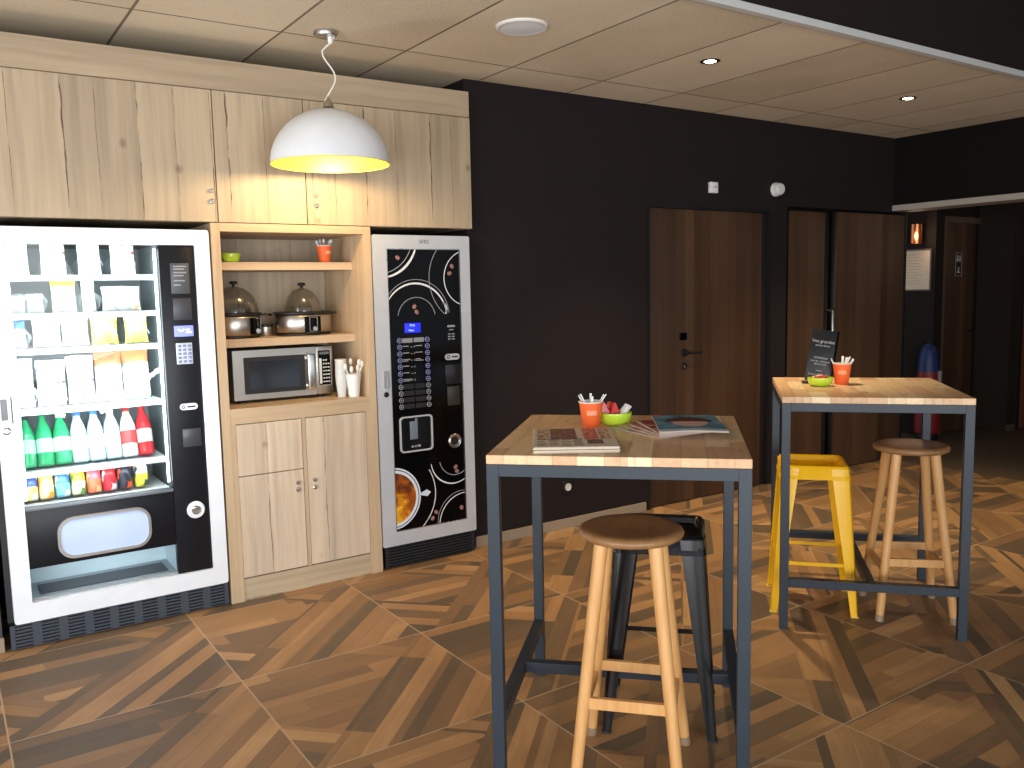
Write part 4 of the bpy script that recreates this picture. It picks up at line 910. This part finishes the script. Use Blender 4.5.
for r in range(1, 7):
    z = 1.243-r*0.0359
    for x0 in (2.092, 2.168):
        if x0 > 2.1 and r > 3: continue
        for dz in (0.004, -0.004)[:1+(r % 3 == 0)]:
            b.box(x0, x0+0.030+0.022*rnd.random(), yq-0.0006, yq+0.0002, z+dz-0.0018, z+dz+0.0018)
    b.box(2.140, 2.149, yq-0.0006, yq+0.0002, z-0.003, z).box(2.160, 2.163, yq-0.0006, yq+0.0002, z-0.005, z+0.004)
on_front(b, 'drink_names', plain('drink_name_print', (176, 170, 164), 0.5), cpn, 0)
on_front(MB().box(2.090, 2.1525, yq-0.0012, yq+0.0002, 1.230, 1.254).box(2.160, 2.222, yq-0.0012, yq+0.0002, 1.231, 1.255), 'name_plates', plain('grey_name_plate', (140, 142, 146), 0.4), cpn, 0)
b = MB()
for r in range(7, 11):
    z = 1.243-r*0.0359; b.box(2.092, 2.153, yq-0.0008, yq+0.0002, z-0.013, z+0.013).box(2.160, 2.221, yq-0.0008, yq+0.0002, z-0.013, z+0.013)
on_front(b, 'empty_name_plates', plain('dark_name_plate', (26, 26, 30), 0.35), cpn, 0)
b = MB().box(2.372, 2.420, yq-0.0006, yq, 1.303, 1.314).box(2.382, 2.410, yq-0.0006, yq, 1.286, 1.291)
for r in range(3): b.box(2.374, 2.390, yq-0.0006, yq, 1.262-r*0.014, 1.268-r*0.014).box(2.398, 2.416, yq-0.0006, yq, 1.262-r*0.014, 1.268-r*0.014)
on_front(b, 'coin_print', M_PRINT_T, cpn, 0)
cs = on_front(MB().prism(rrect(2.350, 2.441, 1.121, 1.155, 0.0165, 6), yq-0.006, yq+0.001), 'coin_slot_plate', M_SILVER, cpn)
on_front(MB().box(2.392, 2.430, yq-0.0075, yq-0.005, 1.134, 1.142, 0.001).ring_xz(circle(2.369, 1.138, 0.011, 20), circle(2.369, 1.138, 0.007, 20), yq-0.0075, yq-0.005), 'coin_slot', M_VD, cs)
on_front(MB().box(2.352, 2.452, yq-0.002, yq+0.001, 0.985, 1.095, 0.002), 'card_cover', plain('dark_cover', (30, 30, 36), 0.25), cpn)
on_front(MB().box(2.360, 2.440, yq-0.002, yq+0.001, 0.865, 0.972, 0.002), 'note_cover', plain('olive_dark_cover', (52, 48, 42), 0.3), cpn)
rc = on_front(MB().lathe([(0.041, 0), (0.041, 0.008), (0.036, 0.013), (0.030, 0.011), (0.029, 0.003), (0, 0.003)], seg=40, M=Matrix.Translation((2.397, yq, 0.663)) @ Mx, cap1=False), 'coin_return', M_CHROME, cpn)
on_front(MB().lathe([(0.024, 0.003), (0.020, 0.006), (0, 0.006)], seg=30, M=Matrix.Translation((2.397, yq, 0.663)) @ Mx, cap1=False), 'return_cup', M_BLACK, rc)
dn = on_front(MB().ring_xz(rrect(2.055, 2.256, 0.632, 0.830, 0.022, 6), rrect(2.063, 2.248, 0.640, 0.822, 0.018, 6), yq-0.010, yq+0.001), 'cup_station_rim', M_SILVER, cpn)
on_front(MB().prism(rrect(2.063, 2.248, 0.640, 0.822, 0.018, 6), yq-0.002, yq), 'cup_station_door', plain('smoked_black', (14, 15, 18), 0.08), dn)
on_front(MB().box(2.118, 2.166, yq-0.004, yq-0.001, 0.700, 0.800, 0.002).box(2.150, 2.166, yq-0.0045, yq-0.001, 0.70, 0.815, 0.002), 'cup_station_spout', plain('spout_grey', (112, 122, 136), 0.35), dn)
on_front(MB().box(2.124, 2.140, yq-0.0035, yq-0.001, 0.656, 0.666).box(2.146, 2.156, yq-0.0035, yq-0.001, 0.656, 0.666).box(2.162, 2.180, yq-0.0035, yq-0.001, 0.656, 0.668), 'cup_station_mark', M_PRINT_T, dn, 0)
wbuild(MB().ring_xz(rrect(1.969, 1.997, 0.992, 1.086, 0.004, 2), rrect(1.974, 1.992, 0.998, 1.080, 0.003, 2), YF-0.007, YF+0.002).box(1.975, 1.988, YF-0.003, YF+0.002, 1.0, 1.079), 'door_pull', M_CHROME, cm)
wbuild(MB().lathe([(0.014, 0), (0.014, 0.006), (0.009, 0.008), (0, 0.008)], seg=22, M=Matrix.Translation((1.981, YF, 0.960)) @ Mx, cap1=False), 'frame_lock', M_STEEL_D, cm)
grille(1.946, 2.514, 0.008, 0.122, YF+0.010, 1, 7, cm, [M_BLACK, plain('black_grille', (28, 30, 34), 0.5)], 0.02)

# ------------------------------------------------------------------ bar tables
TH = 1.025
def bar_table(label, loc, rz, seed, along_x):
    t = thing('bar_table', label, 'table', loc, rz, 'tall bar tables')
    w, d, s = 0.375, 0.405, 0.036
    MB().box(-w, w, -d, d, TH-0.027, TH, 0.002).build('table_top', butcher_block('reclaimed_stave_top_%d' % seed, float(seed)), t, 0)
    zt = TH-0.0272
    fr = MB()
    for y in (-d+s/2, d-s/2): fr.box(-w+s, w-s, y-s/2, y+s/2, zt-s, zt, 0.001)
    for x in (-w+s/2, w-s/2): fr.box(x-s/2, x+s/2, -d+s, d-s, zt-s, zt, 0.001)
    fr.build('top_frame', M_TABLE_STEEL, t, 0)
    for x in (-w, w-s):
        for y in (-d, d-s): MB().box(x, x+s, y, y+s, 0.0, zt, 0.0012).build('leg', M_TABLE_STEEL, t, 0)
    z0, z1 = 0.190, 0.226
    if along_x:
        for y in (-d+s/2, d-s/2): MB().box(-w+s, w-s, y-s/2, y+s/2, z0, z1, 0.001).build('stretcher', M_TABLE_STEEL, t, 0)
        MB().box(-s/2, s/2, -d+s, d-s, z0, z1, 0.001).build('cross_bar', M_TABLE_STEEL, t, 0)
    else:
        for x in (-w+s/2, w-s/2): MB().box(x-s/2, x+s/2, -d+s, d-s, z0, z1, 0.001).build('stretcher', M_TABLE_STEEL, t, 0)
        MB().box(-w+s, w-s, -s/2, s/2, z0, z1, 0.001).build('cross_bar', M_TABLE_STEEL, t, 0)
    return t
bar_table('tall wood topped bar table in front, with the newspaper and magazines', (1.859, 2.111, 0), radians(-44.9), 1, False)
bar_table('tall wood topped bar table further back, with the yellow stool', (3.530, 2.362, 0), radians(-48), 2, True)

# ------------------------------------------------------------------ stools
M_TIP = plain('clear_leg_tip', (146, 124, 100), 0.35)
def wood_stool(label, loc, rz):
    t = thing('wooden_bar_stool', label, 'stool', loc, rz, 'round wooden stools')
    r, zt = 0.161, 0.774
    MB().lathe([(0, zt-0.030), (r-0.014, zt-0.030), (r-0.004, zt-0.024), (r, zt-0.015), (r-0.004, zt-0.006), (r-0.013, zt-0.001), (r-0.03, zt), (0.08, zt-0.003), (0, zt-0.005)], seg=64, cap0=False, cap1=False).build('seat', M_BEECH_SEAT_SHADED, t, 60)
    a0, a1, b1 = 0.080, 0.156, 0.166
    P = lambda sx, sy, z: Vector((sx*(a1+(a0-a1)*z/0.745), sy*(b1+(a0-b1)*z/0.745), z))
    for sx in (-1, 1):
        for sy in (-1, 1):
            lg = MB().tube([P(sx, sy, 0.028), P(sx, sy, 0.25), P(sx, sy, 0.50), P(sx, sy, 0.745)], 0.0175, 18, r1=0.0215).build('leg', M_BEECH, t, 60)
            MB().tube([P(sx, sy, 0.0), P(sx, sy, 0.015), P(sx, sy, 0.030)], 0.0182, 18).build('leg_tip', M_TIP, lg, 60)
    for sy in (-1, 1): MB().bar(P(-1, sy, 0.262), P(1, sy, 0.262), 0.015, 0.034).build('rung', M_BEECH, t, 0)
    for sx in (-1, 1): MB().bar(P(sx, -1, 0.228), P(sx, 1, 0.228), 0.015, 0.034).build('rung', M_BEECH, t, 0)
    return t
wood_stool('round wooden bar stool at the front table, before the black metal stool', (1.729, 1.935, 0), radians(-48))
wood_stool('round wooden bar stool under the further table, right of the yellow stool', (3.626, 2.173, 0), radians(-44))
def metal_stool(label, loc, rz, mat, mat_tip):
    t = thing('metal_bar_stool', label, 'stool', loc, rz, 'pressed metal stools')
    zt = 0.682; h = 0.150
    def sq(hw, r, z, n=5): return [Vector((x, y, z)) for x, y in rrect(-hw, hw, -hw, hw, r, n)]
    mb = MB().loft([sq(h+0.006, 0.032, zt-0.062), sq(h+0.005, 0.032, zt-0.060), sq(h-0.004, 0.032, zt-0.008), sq(h-0.008, 0.031, zt-0.002), sq(h-0.014, 0.030, zt), sq(h-0.020, 0.028, zt-0.004), sq(h-0.026, 0.026, zt-0.026), sq(h-0.040, 0.026, zt-0.032), sq(0.06, 0.03, zt-0.032), sq(0.022, 0.0215, zt-0.032), sq(0.022, 0.0215, zt-0.045)], cap0=False, cap1=False)
    mb.loft([sq(h+0.003, 0.032, zt-0.061), sq(h-0.006, 0.032, zt-0.012), sq(h-0.022, 0.028, zt-0.010), sq(h-0.030, 0.026, zt-0.036), sq(0.022, 0.0215, zt-0.036)], cap0=False, cap1=False)
    mb.build('seat', mat, t, 50)
    top, bot = h+0.0005, 0.190
    for sx in (-1, 1):
        for sy in (-1, 1):
            rings = []
            for i in range(9):
                f = i/8; z = (zt-0.012)*(1-f); c = top+(bot-top)*f; wd = 0.082-0.052*f; th = 0.004; rr = 0.030-0.016*f
                o_ = [(c-wd, c), (c-rr, c), (c-rr*0.3, c-rr*0.3), (c, c-rr), (c, c-wd), (c-th, c-wd), (c-th, c-rr), (c-rr*0.3-th, c-rr*0.3-th), (c-rr, c-th), (c-wd, c-th)]
                # let the sheet bow outward a little half way between the edges
                rings.append([Vector((sx*x, sy*y, z)) for x, y in o_])
            lg = MB().loft(rings).build('leg', mat, t, 40)
            MB().box(min(sx*(bot-0.028), sx*(bot+0.002)), max(sx*(bot-0.028), sx*(bot+0.002)), min(sy*(bot-0.028), sy*(bot+0.002)), max(sy*(bot-0.028), sy*(bot+0.002)), 0.0, 0.006, 0.002).build('foot_pad', mat_tip, lg, 0)
    c = 0.182-0.012
    for sy in (-1, 1): MB().bar((-c, sy*(c-0.004), 0.232), (c, sy*(c-0.004), 0.232), 0.005, 0.016).build('rung', mat, t, 0)
    for sx in (-1, 1): MB().bar((sx*(c-0.004), -c, 0.232), (sx*(c-0.004), c, 0.232), 0.005, 0.016).build('rung', mat, t, 0)
    return t
metal_stool('black pressed metal stool under the front table', (2.046, 2.137, 0), radians(-46), plain('gloss_black_steel', (14, 15, 18), 0.22, spec=0.6), M_BLACK)
metal_stool('bright yellow pressed metal stool at the further table', (3.368, 2.503, 0), radians(-48.5), plain('yellow_enamel', (250, 188, 14), 0.3, spec=0.5), plain('yellow_tip', (230, 196, 90), 0.5))

# ------------------------------------------------------------------ things on the front table
M_SUGAR = plain('white_paper_stick', (240, 236, 230), 0.6); M_KETCH = plain('red_sachet', (206, 34, 38), 0.3)
def stick_in_cup(cup, r0, ang, lean, L, label, group, mat=M_SUGAR, w=0.0075):
    b0 = Vector((-cos(ang)*r0*0.6, -sin(ang)*r0*0.6, 0.0075)); top = Vector((cos(ang)*lean, sin(ang)*lean, 0.088)); d = (top-b0).normalized()
    mb = MB().bar((0, 0, 0), d*L, w, 0.003, (cos(ang), sin(ang), 0.2))
    tag(mb.build('stirrer_stick', mat, None, 0, Vector(cup)+b0), label, 'stick', group)
c1 = (1.862, 2.285, TH)
orange_cup('orange paper cup between the newspaper and the lime bowl on the front table', c1, 0.029, 0.0415, 0.088, radians(-34))
for a, le, L in ((2.3, 0.030, 0.118), (3.0, 0.026, 0.124), (0.9, 0.030, 0.120), (5.6, 0.036, 0.126), (5.95, 0.034, 0.122), (4.2, 0.02, 0.112)):
    stick_in_cup(c1, 0.029, a, le, L, 'white stirring stick in the orange cup on the front table', 'white sticks in the front orange cup')
b1 = (1.958, 2.270, TH)
bowl('small_bowl', 'lime green bowl of sachets beside the orange cup on the front table', b1, 0.058, 0.042, LIME, 'lime green bowls')
def ketchup(loc, rz, s=1.0, tilt=0.0, lab='', grp=''):
    o = MB().loft([[Vector((-.016*s, -.010*s, 0)), Vector((.016*s, -.010*s, 0)), Vector((.016*s, .010*s, 0)), Vector((-.016*s, .010*s, 0))],
                   [Vector((-.011*s, -.008*s, .018*s)), Vector((.011*s, -.008*s, .018*s)), Vector((.011*s, .008*s, .018*s)), Vector((-.011*s, .008*s, .018*s))],
                   [Vector((-.001*s, -.006*s, .040*s)), Vector((.002*s, -.006*s, .040*s)), Vector((.002*s, .006*s, .040*s)), Vector((-.001*s, .006*s, .040*s))]]).build('ketchup_sachet', M_KETCH, None, 0, loc)
    o.rotation_euler = (0, tilt, rz); tag(o, lab, 'sachet', grp)
RT = Vector((cos(YAW), -sin(YAW), 0))
for k, (dx, dy) in enumerate(((-0.034, 0.006), (-0.004, -0.004), (-0.020, 0.024))):
    p = Vector(b1)+RT*dx+Vector((sin(YAW), cos(YAW), 0))*dy+Vector((0, 0, 0.024))
    ketchup(p, -YAW+0.3*k, 1.35, 0.1*(k-1), 'red pointed sachet in the lime bowl on the front table', 'red sachets in the front bowl')
def sugar(p, d, L, lab, grp, w=0.014):
    tag(MB().bar((0, 0, 0), Vector(d).normalized()*L, w, 0.005, (0.3, 0.5, 0.9)).build('sugar_stick', M_SUGAR, None, 0, p), lab, 'sugar stick', grp)
for k in range(5):
    p = Vector(b1)+RT*(-0.006+0.005*k)+Vector((sin(YAW), cos(YAW), 0))*(0.014-0.009*k)+Vector((0, 0, 0.012+0.003*k))
    d = RT*(0.56+0.03*k)+Vector((0, 0, 0.62+0.06*k))+Vector((sin(YAW), cos(YAW), 0))*(0.15-0.07*k)
    sugar(p, d, 0.074-0.004*k, 'white paper sugar stick leaning out of the front lime bowl', 'sugar sticks in the front bowl')
# newspaper: a folded pile
npw = thing('newspaper', 'folded newspaper with red and brown picture blocks at the left of the front table', 'newspaper', (1.622, 2.075, TH), radians(-35.5))
npw.scale = (0.76, 1.36, 1.0)
M_NEWS = plain('newsprint', (206, 190, 170), 0.8); M_NEWSB = plain('newsprint_back', (170, 150, 132), 0.8)
mb = MB()
for i in range(5):
    o_ = 0.003*((i*7) % 3)-0.003
    mb.box(-0.165+o_, 0.165+o_*0.5, -0.125-o_, 0.125+o_, i*0.0036, i*0.0036+0.0032, 0.0008)
mb.build('folded_pages', M_NEWS, npw, 0)
zt = 0.0178
MB().box(-0.163, 0.163, -0.124, 0.124, zt, zt+0.0012).build('front_page', M_NEWS, npw, 0)
def patch(name, x0, x1, y0, y1, rgb, zz=zt+0.0012):
    t_ = NT(name); n_ = t_.noise(t_.new('ShaderNodeTexCoord').outputs['Object'], 48.0, 4, 0.65)
    c = t_.ramp(n_, [(0.3, tuple(v*0.55 for v in rgb)), (0.5, rgb), (0.72, tuple(min(255, v*1.35+20) for v in rgb))])
    return MB().box(x0, x1, y0, y1, zz, zz+0.0004), t_.done(c, 0.7)
for nm, q, rgb in (('picture_block', (-0.095, 0.012, -0.020, 0.118), (122, 78, 66)), ('picture_block', (0.040, 0.098, -0.030, 0.118), (196, 96, 80)),
                   ('picture_block', (0.048, 0.110, -0.090, -0.034), (92, 76, 66)), ('picture_block', (0.106, 0.150, -0.030, 0.112), (176, 140, 112)), ('picture_block', (-0.150, -0.100, -0.020, 0.11), (168, 142, 116))):
    mb_, m_ = patch('news_picture_print', *q, rgb); mb_.build(nm, m_, npw, 0)
mb = MB(); rnd = random.Random(5)
for r in range(9):
    for c in range(4):
        if rnd.random() < 0.8: mb.box(-0.150+c*0.048, -0.150+c*0.048+0.030+0.012*rnd.random(), -0.030-r*0.0095, -0.026-r*0.0095, zt+0.0012, zt+0.0015)
mb.build('printed_lines', plain('newsprint_ink', (96, 88, 80), 0.8), npw, 0)
MB().box(-0.148, 0.03, -0.0245, -0.0215, zt+0.0012, zt+0.0016).build('headline_rule', plain('headline_ink', (70, 58, 54), 0.8), npw, 0)
# fan of magazines, pivoting about their near left corners
piv = Vector((1.872, 1.958, TH))
def magazine(label, ang, w, h, k, cover, dz=(0, 0, 0), th=0.0042, curl=0.0):
    t = thing('magazine', label, 'magazine', piv+Vector(dz)+Vector((0, 0, k*0.0046)), radians(ang-90), 'magazines on the front table')
    nx = 10; rings = []
    for i in range(nx+1):
        x = w*i/nx; zc = curl*sin(pi*i/nx)**2
        rings.append([Vector((x, 0, zc)), Vector((x, h, 0)), Vector((x, h, th)), Vector((x, 0, zc+th))])
    MB().loft(rings).build('pages', plain('magazine_pages', (188, 168, 156), 0.6), t, 30)
    rings = []
    for i in range(nx+1):
        x = w*i/nx; zc = curl*sin(pi*i/nx)**2
        rings.append([Vector((x, 0.004, zc+th)), Vector((x, h, th)), Vector((x, h, th+0.0003)), Vector((x, 0.004, zc+th+0.0003))])
    MB().loft(rings).build('cover', cover, t, 30)
    return t
def cover_mat(name, a, b_, c_, sc=14.0):
    t = NT(name); co = t.new('ShaderNodeTexCoord').outputs['Object']; n = t.noise(co, sc, 3)
    return t.done(t.ramp(n, [(0.38, a), (0.5, b_), (0.62, c_)]), 0.25, 0, 0.5)
magazine('lowest magazine of the fan, its grey brown edge nearest the newspaper', 86, 0.20, 0.262, 0, cover_mat('magazine_cover_a', (120, 96, 80), (170, 150, 128), (206, 190, 168)))
magazine('magazine with a red brown edge, second from the bottom of the fan', 78, 0.20, 0.262, 1, cover_mat('magazine_cover_b', (150, 60, 56), (196, 120, 104), (226, 206, 190)))
magazine('magazine with pale red stripes, in the middle of the fan', 71, 0.20, 0.262, 2, cover_mat('magazine_cover_c', (170, 70, 66), (206, 150, 140), (120, 60, 60), 22.0))
magazine('dark red magazine just under the blue covered magazine', 63, 0.20, 0.27, 3, cover_mat('magazine_cover_d', (110, 40, 44), (176, 84, 80), (220, 190, 180), 18.0))
t = NT('blue_cover_picture'); X, Y, Z = t.xyz()
n = t.noise(t.new('ShaderNodeTexCoord').outputs['Object'], 9.0, 3)
dx = t.math('DIVIDE', t.math('SUBTRACT', X, 0.112), 0.060); dy = t.math('DIVIDE', t.math('SUBTRACT', Y, 0.180), 0.090)
rr = t.math('ADD', t.math('MULTIPLY', dx, dx), t.math('MULTIPLY', dy, dy))
base = t.ramp(n, [(0.35, (60, 116, 146)), (0.5, (90, 150, 178)), (0.65, (140, 180, 196))])
face = t.math('SUBTRACT', 1.0, t.sramp(rr, 0.8, 1.05))
c = t.mixc(face, base, lin((246, 196, 184)))
hair = t.math('MULTIPLY', t.math('SUBTRACT', 1.0, t.sramp(rr, 1.7, 2.1)), t.math('GREATER_THAN', t.math('ADD', Y, t.math('MULTIPLY', n, 0.03)), 0.212))
c = t.mixc(hair, c, lin((84, 40, 38)))
c = t.mixc(t.math('LESS_THAN', Y, 0.045), c, lin((206, 222, 230)))
mg = magazine('blue covered magazine on top of the fan of magazines', 50.5, 0.215, 0.352, 4, t.done(c, 0.22, 0, 0.5), curl=0.004)
MB().box(0.006, 0.030, 0.335, 0.352, 0.0048, 0.0053).build('red_corner_mark', plain('red_corner_print', (206, 50, 44), 0.4), mg, 0)

# ------------------------------------------------------------------ things on the further table
c2 = (3.560, 2.490, TH)
orange_cup('orange paper cup of white sticks on the further table', c2, 0.030, 0.042, 0.098, radians(-52))
for k, (a, le, L) in enumerate(((2.6, 0.034, 0.128), (2.2, 0.030, 0.132), (0.5, 0.010, 0.130), (5.6, 0.018, 0.134), (5.3, 0.028, 0.132), (5.7, 0.036, 0.130), (0.1, 0.024, 0.131), (5.0, 0.015, 0.130))):
    stick_in_cup(c2, 0.030, a, le, L, 'white stick in the orange cup on the further table', 'white sticks in the far orange cup', w=0.010)
b2 = (3.425, 2.512, TH)
bowl('small_bowl', 'lime green bowl of sweets on the further table', b2, 0.056, 0.038, LIME, 'lime green bowls')
for k, (x, y, rgb) in enumerate(((-0.022, -0.008, (200, 60, 44)), (0.0, -0.018, (206, 66, 50)), (0.022, -0.006, (190, 52, 40)), (0.008, 0.016, (240, 214, 200)), (-0.014, 0.018, (236, 226, 210)), (0.030, 0.014, (230, 130, 110)), (-0.034, 0.008, (226, 120, 60)))):
    o = MB().lathe([(0.0, -0.012), (0.008, -0.010), (0.0125, 0.0), (0.008, 0.010), (0.0, 0.012)], seg=14, cap0=False, cap1=False).bar((-0.022, 0, 0), (0.022, 0, 0), 0.010, 0.003).build('wrapped_sweet', plain('sweet_wrapper_%d_%d_%d' % rgb, rgb, 0.3), None, 50, (b2[0]+x, b2[1]+y, TH+0.036+0.003*(k % 2)))
    o.rotation_euler = (0.3, 0.25*(k % 3-1), k*0.9)
    nm = {0: 'red', 1: 'red', 2: 'red', 3: 'pale pink', 4: 'cream', 5: 'pink', 6: 'orange'}[k]
    tag(o, '%s wrapped sweet in the lime bowl on the further table' % nm, 'sweet', 'sweets in the far bowl')
# black leaning menu card in its own frame
mn = thing('menu_card', 'black menu card with white lettering behind the bowl on the further table', 'menu', (3.500, 2.585, TH), -YAW-radians(14))
LE = Matrix.Rotation(radians(-14), 4, 'X') @ Matrix.Rotation(radians(9), 4, 'Y')
card = MB().box(-0.058, 0.058, -0.004, 0.004, 0.009, 0.262, 0.001, LE).build('card', plain('menu_black', (20, 20, 22), 0.45), mn)
MB().box(0.0585, 0.066, -0.007, 0.007, 0.012, 0.262, 0.001, LE).build('card_edge', M_BLACK_GLOSS, mn)
MB().box(-0.066, 0.066, -0.02, 0.06, 0.0, 0.008, 0.002).build('card_foot', M_BLACK, mn)
er = LE.to_3x3() @ Matrix.Rotation(pi/2, 3, 'X')
for body, z, sz in (('Vos grandes', 0.205, 0.021), ('petites faims', 0.185, 0.013), ('choisissez', 0.125, 0.016), ('sucrez, melangez', 0.108, 0.013), ('dans le bol', 0.094, 0.013), ('merci', 0.062, 0.012), ('snack M cafe', 0.042, 0.018)):
    text('menu_lettering', body, sz, plain('menu_white', (180, 178, 174), 0.6), card, LE @ Vector((0, -0.0046, z)), er.to_euler())
